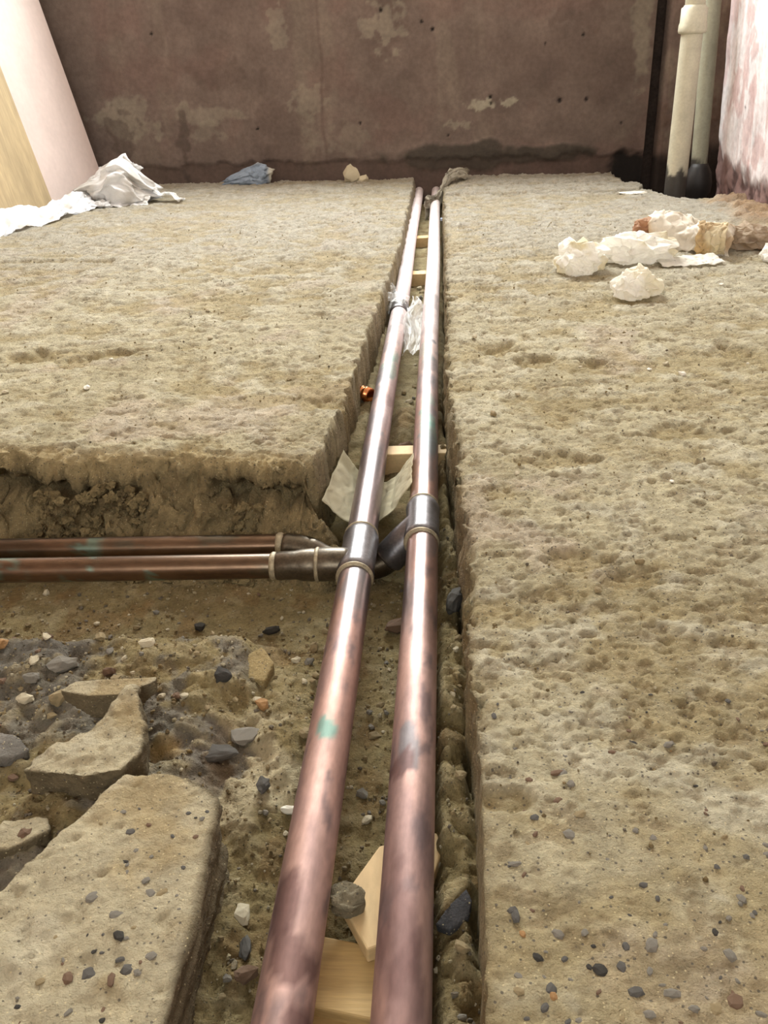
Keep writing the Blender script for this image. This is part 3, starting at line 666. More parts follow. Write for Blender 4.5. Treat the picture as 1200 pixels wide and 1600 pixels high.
# ---------------------------------------------------------------- timber packers
def prism(name, poly, z0, z1, m, bevel=0.0012, wob=0.0):
    bm = bmesh.new()
    vs = [bm.verts.new((x, y, z1 + wob*k)) for k, (x, y) in enumerate(poly)]
    f = bm.faces.new(vs); bm.normal_update()
    if f.normal.z < 0: bmesh.ops.reverse_faces(bm, faces=[f])
    r = bmesh.ops.extrude_face_region(bm, geom=[f]); ev = [e for e in r['geom'] if isinstance(e, bmesh.types.BMVert)]
    for v in ev: v.co.z = z0
    bmesh.ops.recalc_face_normals(bm, faces=bm.faces[:])
    bmesh.ops.bevel(bm, geom=bm.edges[:], offset=bevel, segments=2, affect='EDGES', profile=0.5)
    me = bpy.data.meshes.new(name); bm.to_mesh(me); bm.free(); me.materials.append(m)
    return mobj(name, me)
def rpoly(cx, cy, w, d, deg):
    a = math.radians(deg); c, s = math.cos(a), math.sin(a)
    return [(cx + c*u*w/2 - s*v*d/2, cy + s*u*w/2 + c*v*d/2) for u, v in ((-1, -1), (1, -1), (1, 1), (-1, 1))]
tag(prism('wood_packer', rpoly(-0.034, 0.955, 0.078, 0.026, 3), -0.086, -0.0598, M_PINE2), 'pale square timber packer under both pipes just above the tees', 'timber')
tag(prism('wood_packer', rpoly(-0.045, 1.905, 0.080, 0.034, 6), -0.086, -0.0598, M_PINE2), 'pale timber packer under the pipes just beyond the plastic wrapping', 'timber')
tag(prism('wood_packer', rpoly(-0.045, 2.32, 0.080, 0.036, 9), -0.086, -0.0598, M_PINE2), 'timber packer under the pipes nearest the far wall', 'timber')
wo = prism('wood_offcut', rpoly(-0.044, 0.296, 0.064, 0.040, -10), -0.0845, -0.0705, M_PINE)
tongue = prism('tongue', rpoly(-0.046, 0.271, 0.062, 0.014, -10), -0.0840, -0.0770, M_PINE); tongue.parent = wo
tag(wo, 'yellow pine board offcut between the pipes at the very bottom', 'timber')
tag(prism('wood_offcut', [(-0.056, 0.334), (-0.037, 0.372), (-0.004, 0.383), (0.000, 0.372), (-0.012, 0.330), (-0.026, 0.310), (-0.039, 0.304)], -0.0702, -0.0600, M_PINE2), 'pale angled wood offcut lying on the bottom board under the right pipe', 'timber')

# ---------------------------------------------------------------- rocks and broken concrete
def midpoint(V, F):
    E = {}; V = list(map(tuple, V)); out = []
    def mid(a, b):
        k = (a, b) if a < b else (b, a)
        if k not in E:
            E[k] = len(V); V.append(tuple((V[a][i]+V[b][i])*0.5 for i in range(3)))
        return E[k]
    for a, b, c in F:
        ab, bc, ca = mid(a, b), mid(b, c), mid(c, a)
        out += [(a, ab, ca), (ab, b, bc), (ca, bc, c), (ab, bc, ca)]
    return np.array(V), np.array(out)
def ico():
    t = (1+5**.5)/2
    V = np.array([(-1, t, 0), (1, t, 0), (-1, -t, 0), (1, -t, 0), (0, -1, t), (0, 1, t), (0, -1, -t), (0, 1, -t), (t, 0, -1), (t, 0, 1), (-t, 0, -1), (-t, 0, 1)])/math.hypot(1, t)
    F = np.array([(0, 11, 5), (0, 5, 1), (0, 1, 7), (0, 7, 10), (0, 10, 11), (1, 5, 9), (5, 11, 4), (11, 10, 2), (10, 7, 6), (7, 1, 8), (3, 9, 4), (3, 4, 2), (3, 2, 6), (3, 6, 8), (3, 8, 9), (4, 9, 5), (2, 4, 11), (6, 2, 10), (8, 6, 7), (9, 8, 1)])
    return V, F
def rand_rot(rng):
    q = rng.normal(size=4); q /= np.linalg.norm(q); w, x, y, z = q
    return np.array([[1-2*(y*y+z*z), 2*(x*y-z*w), 2*(x*z+y*w)], [2*(x*y+z*w), 1-2*(x*x+z*z), 2*(y*z-x*w)], [2*(x*z-y*w), 2*(y*z+x*w), 1-2*(x*x+y*y)]])
def rock_mesh(name, seed, lv=2, jag=0.34):
    rng = np.random.default_rng(seed); V, F = ico(); V = V @ rand_rot(rng)
    j = jag
    V = V*(1 + rng.uniform(-j, j, (len(V), 1)))
    for k in range(lv):
        n0 = len(V); V, F = midpoint(V, F); j *= 0.5
        V[n0:] *= 1 + 0.02 + rng.uniform(-j, j, (len(V)-n0, 1))*0.75
    V -= (V.max(0)+V.min(0))/2; V /= (V.max(0)-V.min(0))/2
    return mesh_np(name, V, F, [STONE['grey']], smooth=False)
ROCKS = [rock_mesh('stone', 700+k) for k in range(8)]
PEBB = [rock_mesh('pebble', 750+k, 1, 0.2) for k in range(6)]
def stone(name, x, y, z, sx, sy, sz, rz, m, k, tilt=(0, 0), bank=ROCKS):
    o = bpy.data.objects.new(name, bank[k % len(bank)]); COL.objects.link(o)
    o.location = (x, y, z + sz*0.72); o.scale = (sx, sy, sz); o.rotation_euler = (tilt[0], tilt[1], rz)
    o.material_slots[0].link = 'OBJECT'; o.material_slots[0].material = STONE[m]
    return o

def remesh(bm, voxel):
    me = bpy.data.meshes.new('tmp'); bm.to_mesh(me); bm.free()
    o = bpy.data.objects.new('tmp', me); COL.objects.link(o)
    md = o.modifiers.new('r', 'REMESH'); md.mode = 'VOXEL'; md.voxel_size = voxel
    dg = bpy.context.evaluated_depsgraph_get(); ev = o.evaluated_get(dg); m2 = bpy.data.meshes.new_from_object(ev)
    n = len(m2.vertices); V = np.empty(n*3, np.float32); m2.vertices.foreach_get('co', V); N_ = np.empty(n*3, np.float32)
    m2.vertex_normals.foreach_get('vector', N_) if hasattr(m2, 'vertex_normals') else m2.vertices.foreach_get('normal', N_)
    bpy.data.objects.remove(o); bpy.data.meshes.remove(me)
    return m2, V.reshape(-1, 3), N_.reshape(-1, 3)
def concrete(name, poly, ztop, zbot, voxel, seed, amp=0.003, taper=0.9, grooves=False, colfn=None, mats=None):
    """broken slab piece: polygon with a height per corner, remeshed and roughened"""
    bm = bmesh.new(); n = len(poly)
    cx = sum(p[0] for p in poly)/n; cy = sum(p[1] for p in poly)/n
    zt = ztop if isinstance(ztop, (list, tuple)) else [ztop]*n
    zb = zbot if isinstance(zbot, (list, tuple)) else [zbot]*n
    top = [bm.verts.new((p[0], p[1], z)) for p, z in zip(poly, zt)]
    bot = [bm.verts.new((cx+(p[0]-cx)*taper, cy+(p[1]-cy)*taper, z)) for p, z in zip(poly, zb)]
    tc = bm.verts.new((cx, cy, sum(zt)/n)); bc = bm.verts.new((cx, cy, sum(zb)/n))
    for i in range(n):
        j = (i+1) % n
        bm.faces.new((top[i], top[j], tc)); bm.faces.new((bot[j], bot[i], bc)); bm.faces.new((top[j], top[i], bot[i], bot[j]))
    bmesh.ops.recalc_face_normals(bm, faces=bm.faces[:])
    me, V, N_ = remesh(bm, voxel)
    x, y, z = V.T
    up = sstep(0.5, 0.9, N_[:, 2])
    d = amp*(0.9*fbm(x*28, y*28, z*28, oct=4, seed=seed) + 0.5*fbm(x*95, y*95, z*95, oct=4, seed=seed+5)) - amp*0.45*sstep(0.4, 0.75, fbm(x*80, y*90, z*80, oct=3, seed=seed+9))*up
    if grooves:
        side = sstep(0.3, 0.8, N_[:, 0])
        d = d*(1-0.4*side) + side*0.0022*np.abs(fbm(z*170, y*8, oct=3, seed=seed+12))*2
    V2 = V + N_*d[:, None]
    me.vertices.foreach_set('co', V2.astype(np.float32).ravel()); me.update()
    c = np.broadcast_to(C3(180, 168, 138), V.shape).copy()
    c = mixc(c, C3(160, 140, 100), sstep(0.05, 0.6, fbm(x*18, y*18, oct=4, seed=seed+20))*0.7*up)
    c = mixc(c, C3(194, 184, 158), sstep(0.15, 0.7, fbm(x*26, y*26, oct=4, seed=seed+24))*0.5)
    c = mixc(c, C3(96, 82, 58), (1-up)*0.85)  # shade of the side faces put into their colour
    if colfn: c = colfn(V, N_, c)
    set_col(me, c); me.name = name
    me.polygons.foreach_set('use_smooth', np.ones(len(me.polygons), bool)); me.materials.append(mats or M_CHUNK)
    return mobj(name, me)

BLOCK = [(-0.185, 0.386), (-0.150, 0.384), (-0.1285, 0.367), (-0.1265, 0.352), (-0.1230, 0.290), (-0.1210, 0.205), (-0.1205, 0.120), (-0.30, 0.10), (-0.262, 0.215), (-0.228, 0.292), (-0.2075, 0.340)]
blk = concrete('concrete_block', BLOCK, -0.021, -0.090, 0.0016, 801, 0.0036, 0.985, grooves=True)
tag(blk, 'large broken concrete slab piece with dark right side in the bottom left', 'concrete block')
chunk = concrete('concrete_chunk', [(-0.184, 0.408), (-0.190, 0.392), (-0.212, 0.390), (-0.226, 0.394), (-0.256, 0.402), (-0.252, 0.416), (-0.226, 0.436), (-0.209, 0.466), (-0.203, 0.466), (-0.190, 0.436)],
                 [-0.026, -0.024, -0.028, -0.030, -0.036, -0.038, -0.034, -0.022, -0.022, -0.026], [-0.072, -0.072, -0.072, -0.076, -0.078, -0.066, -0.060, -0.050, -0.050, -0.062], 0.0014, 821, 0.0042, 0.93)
tag(chunk, 'pointed concrete chunk wedged behind the large slab piece', 'concrete block')
flat = concrete('mortar_slab', [(-0.258, 0.4705), (-0.236, 0.4640), (-0.212, 0.4650), (-0.193, 0.4760), (-0.193, 0.4800), (-0.215, 0.4800), (-0.250, 0.4780)],
                [-0.0290, -0.0280, -0.0270, -0.0240, -0.0235, -0.0240, -0.0270], [-0.038, -0.0480, -0.0490, -0.0350, -0.034, -0.046, -0.044], 0.0010, 841, 0.0008, 0.97)
tag(flat, 'thin flat mortar slab tilted up behind the pointed chunk', 'concrete block')
c3 = concrete('concrete_chunk', [(-0.262, 0.352), (-0.246, 0.350), (-0.226, 0.366), (-0.232, 0.376), (-0.258, 0.374)], -0.046, -0.072, 0.0018, 861, 0.002, 0.85)
tag(c3, 'small pale concrete chunk left of the large slab piece', 'concrete block')
sh = concrete('slate_sheet', [(-0.335, 0.432), (-0.305, 0.424), (-0.280, 0.428), (-0.270, 0.438), (-0.285, 0.450), (-0.330, 0.456)], [-0.048, -0.048, -0.051, -0.052, -0.049, -0.046], -0.062, 0.0018, 871, 0.0014, 0.95,
              colfn=lambda V, N_, c: np.broadcast_to(C3(128, 122, 112), V.shape)*(0.9+0.15*fbm(V[:, 0]*60, V[:, 1]*60, oct=3, seed=3))[:, None])
tag(sh, 'grey flat stone half buried at the left edge', 'stone')
bz = bed_at(-0.142, 0.545)
fl2 = concrete('tile_fragment', [(-0.160, 0.535), (-0.132, 0.528), (-0.128, 0.548), (-0.140, 0.566), (-0.150, 0.556)], [bz-0.001, bz+0.001, bz+0.004, bz+0.006, bz+0.005], bz-0.012, 0.0014, 881, 0.0006, 0.95,
               colfn=lambda V, N_, c: np.broadcast_to(C3(158, 138, 96), V.shape).copy())
tag(fl2, 'smooth tan tile fragment lying flat beside a black pebble', 'concrete block')

ml = concrete('mortar_lump', [(-0.0605, 0.333), (-0.0520, 0.336), (-0.0415, 0.331), (-0.0405, 0.326), (-0.0480, 0.321), (-0.0590, 0.324)], [-0.048, -0.046, -0.049, -0.052, -0.050, -0.049], -0.0615, 0.0008, 891, 0.0034, 0.85,
              colfn=lambda V, N_, c: np.broadcast_to(C3(140, 130, 106), V.shape)*(0.9+0.2*fbm(V[:, 0]*90, V[:, 1]*90, oct=3, seed=3))[:, None])
tag(ml, 'rough grey mortar lump on the wood offcut between the pipes', 'stone')

bz = bed_at(0.006, 0.318)
sc_ = concrete('slate_chip', [(-0.0045, 0.309), (0.0035, 0.320), (0.0120, 0.328), (0.0148, 0.321), (0.0130, 0.314), (0.0030, 0.306)], [bz+0.003, bz+0.006, bz+0.008, bz+0.007, bz+0.004, bz+0.002], bz-0.003, 0.0008, 893, 0.0006, 0.95,
              colfn=lambda V, N_, c: np.broadcast_to(C3(72, 71, 72), V.shape)*(0.9+0.25*fbm(V[:, 0]*120, V[:, 1]*120, oct=3, seed=3))[:, None])
tag(sc_, 'flat dark slate chip between the right pipe and the slab near the bottom', 'stone')

# stones one can point to: x, y, sx, sy, sz, turn, material, shape, label
NAMED = [
    (0.0100, 0.640, .0075, .016, .011, -0.35, 'slate', 2, 'dark grey flint jammed against the right slab edge below the tee', None),
    (-0.159, 0.517, .0065, .006, .005, 0.3, 'black', 3, 'round black pebble in front of the tan tile fragment', None),
    (-0.213, 0.645, .0050, .0045, .004, 0.8, 'black', 4, 'black stone in the sand under the left branch pipes', None),
    (-0.149, 0.640, .008, .004, .004, 0.2, 'black', 5, 'flat black chip in the sand beside the left pipe', None),
    (-0.287, 0.535, .0120, .008, .006, 0.2, 'grey', 6, 'grey stone with a pale end on the dark rubble', None),
    (-0.229, 0.561, .0065, .005, .004, 0.5, 'pale', 7, 'pale angular stone on the dark rubble below the branch pipes', None),
    (-0.300, 0.497, .0070, .005, .004, 0.1, 'pale', 0, 'pale cream stone on the rubble near the left edge', None),
    (-0.272, 0.492, .0070, .006, .0045, 0.9, 'tan', 1, 'tan stone beside the cream one left of the mortar slab', None),
    (-0.345, 0.553, .0090, .006, .005, 0.4, 'ochre', 2, 'orange brown stone at the left edge under the branch pipe', None),
    (-0.150, 0.451, .0140, .0075, .0035, 0.3, 'slate', 3, 'dark grey flat stone in the whitish bank left of the pipes', None),
    (-0.135, 0.470, .0105, .009, .003, 0.7, 'grey', 4, 'larger grey flat stone in the whitish bank behind the dark one', None),
    (-0.0965, 0.413, .0085, .0030, .0030, -0.15, 'white', 5, 'white sliver of flint touching the left pipe', None),
    (-0.114, 0.422, .0045, .007, .004, 0.2, 'slate', 6, 'upright blue grey stone in the whitish bank', None),
    (-0.111, 0.335, .0042, .007, .003, 0.2, 'pale', 7, 'pale flint lying between the block and the left pipe', None),
    (-0.105, 0.314, .0032, .008, .003, 0.1, 'slate', 0, 'dark green grey stone lying next to the pale flint', None),
    (-0.102, 0.299, .0065, .005, .003, 0.6, 'brown', 1, 'reddish brown stone between the block and the left pipe', None),
    (-0.128, 0.500, .0045, .006, .004, 0.4, 'ochre', 2, 'small ochre stone beside the trench bank', None),
    (-0.249, 0.412, .0040, .006, .005, 0.5, 'slate', 3, 'blue grey pebble left of the pointed chunk', None),
    (-0.033, 0.648, .020, .0075, .006, 0.55, 'brown', 4, 'long dark brown stone between the two pipes below the tees', None),
    (-0.047, 1.006, .012, .007, .006, 0.3, 'brown', 5, 'dark brown stone between the pipes beyond the near timber packer', None),
    (-0.240, 0.362, .0045, .004, .004, 0.5, 'brown', 6, 'small brown stone at the foot of the pointed chunk', None),
    (-0.205, 0.600, .0070, .006, .004, 0.2, 'tan', 7, 'tan stone at the edge of the rubble below the black one', None),
]
for k, (x, y, sx, sy, sz, rz, m, kk, lab, z0) in enumerate(NAMED):
    z = bed_at(x, y) if z0 is None else z0
    tag(stone('stone', x, y, z - sz*0.12, sx, sy, sz, rz, m, kk), lab, 'stone')

# small loose stones that nothing tells apart
PTS = []
def scatter(n, fx, lo, hi, mats, name, label, group, hfun):
    c = 0; tries = 0
    while c < n and tries < 4000:
        tries += 1
        x, y = fx()
        s = lo + (hi-lo)*R.random()**2.2
        if any((x-a)**2 + (y-b)**2 < (s+r)**2 for a, b, r in PTS): continue
        PTS.append((x, y, s)); c += 1
        sz = s*R.uniform(0.5, 0.8)
        m = R.choice(mats)
        o = stone(name, x, y, hfun(x, y) - sz*0.15, s, s*R.uniform(0.6, 0.95), sz, R.uniform(0, 6.28), m, R.randrange(8))
        tag(o, label % m, 'stone', '%s %s' % (m, group))
for q in NAMED: PTS.append((q[0], q[1], max(q[2], q[3])*0.9))
def in_block(x, y):
    return (y < 0.47 and x < -0.12 and x > -0.27) or (0.44 < y < 0.49 and -0.265 < x < -0.185)
def f_rub():
    while True:
        x, y = R.uniform(-0.40, -0.125), R.uniform(0.36, 0.59)
        if not in_block(x, y) and not (-0.165 < x < -0.125 and 0.525 < y < 0.57): return x, y
def f_tr():
    while True:
        x, y = R.uniform(-0.115, 0.012), R.uniform(0.24, 0.64)
        if not (-0.092 < x < -0.056 or -0.037 < x < -0.001) and not (y < 0.385 and -0.11 < x < 0.006): return x, y
def f_cross():
    while True:
        x, y = R.uniform(-0.40, -0.10), R.uniform(0.595, 0.70)
        return x, y
scatter(75, f_rub, 0.0022, 0.0065, ['pale', 'tan', 'grey', 'grey', 'tan', 'brown'], 'stone', 'small %s loose stone chip on the grey rubble left of the pipes', 'loose stone chips on the rubble', bed_at)
scatter(45, f_tr, 0.0018, 0.0050, ['pale', 'tan', 'grey', 'tan', 'tan'], 'stone', 'small %s loose stone chip in the soil right beside the long pipes', 'loose stone chips beside the pipes', bed_at)
scatter(30, f_cross, 0.0016, 0.0045, ['pale', 'tan', 'grey', 'tan', 'brown'], 'stone', 'small %s loose stone chip in the sand of the cross trench', 'loose stone chips in the cross trench', bed_at)
def f_far(): return R.uniform(-0.058, -0.036), R.uniform(1.0, 2.6)
scatter(16, f_far, 0.003, 0.008, ['tan', 'pale', 'grey'], 'stone', 'small %s loose stone chip between the two pipes beyond the tees', 'loose stone chips between the pipes', bed_at)
def f_sr(): return R.uniform(0.04, 0.45), R.uniform(0.45, 1.7)
def f_sl(): return R.uniform(-0.7, -0.15), R.uniform(0.86, 1.8)
scatter(26, f_sr, 0.0022, 0.0048, ['pale', 'white', 'pale', 'tan'], 'stone', 'small %s stone chip lying loose on the right slab', 'loose chips on the right slab', slab_at)
scatter(16, f_sl, 0.0024, 0.0050, ['pale', 'white', 'pale', 'tan'], 'stone', 'small %s stone chip lying loose on the left slab', 'loose chips on the left slab', slab_at)

# aggregate pebbles set in the cut concrete, pieces of the slab and of the block
def pebbles(parent, spots, n_rand, fx, hfun, lo, hi):
    mats = ['slate', 'slate', 'black', 'grey', 'brown', 'grey', 'grey', 'tan']
    allp = [(x, y, R.uniform(0.0022, 0.0040)) for x, y in spots]
    for i in range(n_rand):
        x, y = fx(); allp.append((x, y, lo+(hi-lo)*R.random()**2))
    for x, y, s in allp:
        o = bpy.data.objects.new('pebble', R.choice(PEBB)); COL.objects.link(o); o.parent = parent
        o.location = (x, y, hfun(x, y) - s*0.04); o.scale = (s, s*R.uniform(0.5, 1.0), s*0.34); o.rotation_euler = (0, 0, R.uniform(0, 6.28))
        o.material_slots[0].link = 'OBJECT'; o.material_slots[0].material = STONE[R.choice(mats) if R.random() < 0.97 else 'ochre']
floor_r = bpy.data.objects['floor']
SP = [(0.136, 0.293), (0.062, 0.272), (0.09, 0.267), (0.094, 0.245), (0.101, 0.238), (0.11, 0.239), (0.04, 0.259), (0.031, 0.243), (0.032, 0.278), (0.034, 0.306), (0.079, 0.266), (0.059, 0.348),
      (0.106, 0.395), (0.125, 0.394), (0.061, 0.369), (0.064, 0.369), (0.119, 0.243), (0.122, 0.263), (0.05, 0.271), (0.066, 0.255), (0.087, 0.255), (0.079, 0.245), (0.044, 0.245), (0.069, 0.339), (0.062, 0.326), (0.046, 0.336), (0.045, 0.325)]
pebbles(floor_r, SP, 150, lambda: (R.uniform(0.027, 0.19), 0.22 + 0.22*R.random()**1.5), slab_at, 0.0011, 0.0026)
SB = [(-0.15, 0.311), (-0.14, 0.304), (-0.145, 0.303), (-0.172, 0.297), (-0.148, 0.266), (-0.143, 0.261), (-0.138, 0.259), (-0.134, 0.267), (-0.148, 0.254), (-0.157, 0.288), (-0.152, 0.277), (-0.167, 0.341), (-0.182, 0.255), (-0.17, 0.257), (-0.161, 0.259), (-0.163, 0.24)]
from mathutils.bvhtree import BVHTree
def top_of(o):
    me = o.data; t = BVHTree.FromPolygons([v.co[:] for v in me.vertices], [p.vertices[:] for p in me.polygons])
    def f(x, y):
        h = t.ray_cast(Vector((x, y, 1)), Vector((0, 0, -1))); return h[0].z if h[0] else -0.02
    return f
pebbles(blk, SB, 40, lambda: (R.uniform(-0.19, -0.127), R.uniform(0.235, 0.36)), top_of(blk), 0.0010, 0.0020)

# grit nobody could count
def grit(name, n, fx, hfun, lo, hi, m, label, pal=None, fine=False):
    V0, F0 = ico()
    if fine: V0, F0 = midpoint(V0, F0)
    k0 = len(V0)
    xs, ys = fx(n); n = len(xs); zs = hfun(xs, ys)
    rng = np.random.default_rng(5+n)
    s = lo + (hi-lo)*rng.random(n)**3
    jit = rng.uniform(0.6, 1.3, (n, k0, 1)); sc = rng.uniform(0.5, 1.0, (n, 1, 3))
    V = np.stack([xs, ys, zs + s*0.25], -1)[:, None] + V0[None]*jit*sc*s[:, None, None]
    F = (F0[None] + k0*np.arange(n)[:, None, None]).reshape(-1, 3)
    if pal is None: pal = np.array([C3(176, 162, 128), C3(150, 132, 96), C3(120, 110, 94), C3(190, 178, 150), C3(136, 116, 80), C3(146, 128, 94)])
    c = np.repeat(pal[rng.integers(0, len(pal), n)], k0, 0)
    o = mobj(name, mesh_np(name, V.reshape(-1, 3), F, [m], c, smooth=False))
    return tag(o, label, kind='stuff', cat='grit')
rg = np.random.default_rng(77)
def gx_bed(n):
    x = rg.uniform(-0.42, 0.02, n); y = 0.2 + 0.58*rg.random(n)**1.1; return x, y
grit('grit', 7000, gx_bed, lambda x, y: bed_h(x, y)[0], 0.0006, 0.0026, M_SOIL, 'loose grit and crumbs over the trench soil and rubble')
def gx_front(n):
    x = rg.uniform(-0.52, -0.10, n*6); t = rg.uniform(0.014, 0.075, n*6)**1.0
    keep = fbm(x*26, t*40, oct=3, seed=335) - 10*np.maximum(0, t-0.045) > 0.08
    x, t = x[keep][:n], t[keep][:n]
    return x, np.interp(x, FE_X, FE_Y) - t + 0.006*fbm(x*24, x*0, oct=3, seed=336)
def hfront(x, y):
    sd = y - np.interp(x, FE_X, FE_Y)
    return np.maximum(bed_h(x, y)[0], np.interp(sd, [-0.085, -0.055, -0.040, -0.028, -0.022, -0.006], [-0.125, -0.092, -0.074, -0.064, -0.040, -0.022]))
grit('crumbled_screed', 1100, gx_front, hfront, 0.0016, 0.0085, M_SOIL, 'crumbled screed fallen from the broken left slab edge', np.array([C3(132, 116, 82), C3(122, 106, 74), C3(142, 126, 90), C3(112, 98, 70)]), True)
def gx_slab(n):
    x = np.where(rg.random(n) < 0.55, rg.uniform(0.03, 0.6, n), rg.uniform(-0.9, -0.13, n)); y = np.where(x > 0, rg.uniform(0.3, 2.2, n), rg.uniform(0.83, 2.4, n)); return x, y
grit('grit', 5000, gx_slab, lambda x, y: slab_h(x, y)[0], 0.0005, 0.0022, M_SOIL, 'fine crumbs scattered over the hacked slab tops')

# ---------------------------------------------------------------- crumpled paper, rags and film
def crumple(seed, size, lv=5, jag=0.42, power=0.5, flat=True, mod=None):
    rng = np.random.default_rng(seed); V, F = ico(); V = V @ rand_rot(rng)
    V, F = midpoint(V, F); V /= np.linalg.norm(V, axis=1)[:, None]
    V, F = midpoint(V, F)
    V = V + rng.normal(size=V.shape)*0.07
    V *= 1 + rng.uniform(-jag, jag, (len(V), 1))*0.5
    j = 0.034
    for k in range(lv-3):
        n0 = len(V); V, F = midpoint(V, F)
        V[n0:] += rng.normal(size=(len(V)-n0, 3))*j; j *= 0.38
    V /= np.abs(V).max(0)
    V = V*np.array(size)
    if flat:
        z0 = -0.55*size[2]
        V[:, 2] = np.where(V[:, 2] < z0, z0 + (V[:, 2]-z0)*0.06, V[:, 2]) - z0
    if mod: V = mod(V)
    V[:, 2] -= V[:, 2].min()
    return V, F
def sheet(ctrl, lv=3, jit=0.006, seed=0, decay=0.35):
    ctrl = np.array(ctrl, float); m, n = ctrl.shape[:2]; V = ctrl.reshape(-1, 3)
    i = np.arange(m*n).reshape(m, n); F = []
    for a in range(m-1):
        for b in range(n-1):
            p, q, r, s = i[a, b], i[a, b+1], i[a+1, b+1], i[a+1, b]
            F += [(p, q, r), (p, r, s)] if (a+b) % 2 else [(p, q, s), (q, r, s)]
    F = np.array(F); rng = np.random.default_rng(seed)
    for k in range(lv):
        n0 = len(V); V, F = midpoint(V, F)
        V[n0:] += rng.normal(size=(len(V)-n0, 3))*jit*decay**k
    return V, F
def cloth_obj(name, VF, m, loc, rz, label, cat, tints=(), base=C3(248, 245, 238), smooth=True, thick=0.0, seed=1, group=None):
    V, F = VF
    c = np.broadcast_to(base, V.shape).copy()
    x, y, z = V.T
    for col, f, t0, t1, a, sd in tints:
        c = mixc(c, col, sstep(t0, t1, fbm(x*f, y*f, z*f, oct=3, seed=sd))*a)
    me = mesh_np(name, V, F, [m], c, smooth)
    o = mobj(name, me); o.location = loc; o.rotation_euler = (0, 0, rz)
    if thick:
        md = o.modifiers.new('thickness', 'SOLIDIFY'); md.thickness = thick; md.offset = 0
    return tag(o, label, cat, group)
def join(*parts):
    V, F, n = [], [], 0
    for v, f in parts:
        V.append(v); F.append(np.asarray(f)+n); n += len(v)
    return np.vstack(V), np.vstack(F)
def shift(VF, d): return VF[0]+np.array(d), VF[1]
YEL = C3(222, 208, 164); STAIN = C3(196, 166, 120); CREAM = C3(238, 228, 200)
def sz(x, y): return slab_at(x, y)

# right-hand litter
cloth_obj('crumpled_paper', crumple(901, (0.052, 0.046, 0.040), 6), M_PAPER, (0.238, 1.605, sz(.238, 1.6)-0.003), 0.2, 'crumpled cream paper at the left end of the right hand litter', 'paper',
          ((YEL, 22, 0.1, 0.6, 0.6, 4),))
cloth_obj('crumpled_paper', crumple(917, (0.074, 0.060, 0.040), 6, jag=0.5), M_PAPER, (0.352, 1.675, sz(.35, 1.67)-0.003), 0.1, 'widest crumpled white paper in the middle of the right hand litter', 'paper', ((YEL, 18, 0.15, 0.6, 0.5, 6),))
cloth_obj('crumpled_paper', crumple(905, (0.040, 0.036, 0.032), 6, jag=0.38), M_PAPER, (0.301, 1.425, sz(.3, 1.42)-0.003), 0.5, 'small crumpled paper ball lying alone in front of the litter', 'paper', ((YEL, 25, 0.1, 0.6, 0.35, 9),))
# folded paper towel: an arched sheet with rolled ends
tow = []
for a in np.linspace(0, 1, 8):
    row = []
    for th, rr, zz in ((-1.0, 0.060, 0.0), (-0.8, 0.052, 0.030), (-0.45, 0.036, 0.058), (0.0, 0.010, 0.066), (0.4, -0.022, 0.056), (0.75, -0.046, 0.038), (0.95, -0.056, 0.006)):
        row.append((-0.075 + 0.15*a, rr + 0.012*math.sin(a*5), zz*(1.0 - 0.35*a) + 0.004*math.sin(a*9+th*3)))
    tow.append(row)
cloth_obj('paper_towel', sheet(tow, 3, 0.0035, 921), M_PAPER, (0.475, 1.790, sz(.475, 1.79)), -0.35, 'folded white paper towel with brown stains, arched over the litter', 'paper',
          ((STAIN, 14, 0.05, 0.55, 0.75, 12),), base=C3(242, 236, 224), thick=0.0012)
roll = [[(0.0 + 0.012*math.cos(t)*0 + 0.05*a, 0.030*math.cos(t), 0.028 + 0.028*math.sin(t)) for a in np.linspace(0, 1, 5)] for t in np.linspace(0.3, 5.6, 10)]
cloth_obj('paper_roll', sheet(roll, 3, 0.0025, 925), M_PAPER, (0.470, 1.735, sz(.47, 1.735)), -0.3, 'loosely rolled stained paper in front of the arched towel', 'paper', ((STAIN, 20, 0.0, 0.5, 0.7, 13),), base=CREAM, thick=0.001)
flatp = [[(-0.055 + 0.11*a, -0.030 + 0.06*b, 0.002 + 0.012*(max(0, a-0.55)*2)**2*(0.5+0.5*math.sin(a*12)) + 0.004*b) for a in np.linspace(0, 1, 8)] for b in np.linspace(0, 1, 4)]
cloth_obj('paper_sheet', sheet(flatp, 3, 0.0015, 931), M_PAPER, (0.435, 1.640, sz(.435, 1.64)+0.003), 0.1, 'flat white paper sheet with a curled corner in front of the towel', 'paper', base=C3(240, 236, 226), thick=0.0008)
cloth_obj('crumpled_paper', crumple(935, (0.042, 0.034, 0.026), 6), M_PAPER, (0.425, 1.93, sz(.425, 1.93)), 0.3, 'rust brown crumpled paper behind the white litter', 'paper', ((C3(160, 120, 88), 20, -0.1, 0.5, 0.8, 3),), base=C3(196, 160, 132))
cloth_obj('crumpled_paper', crumple(939, (0.040, 0.048, 0.030), 6), M_PAPER, (0.572, 1.775, sz(.572, 1.775)), 0.9, 'grey beige crumpled paper at the right end of the litter', 'paper', ((C3(120, 102, 84), 20, 0.0, 0.5, 0.7, 3),), base=C3(196, 178, 156))
cloth_obj('crumpled_paper', crumple(943, (0.030, 0.036, 0.022), 5), M_PAPER, (0.592, 1.655, sz(.592, 1.655)), 0.2, 'white paper scrap cut off by the right edge of the view', 'paper')

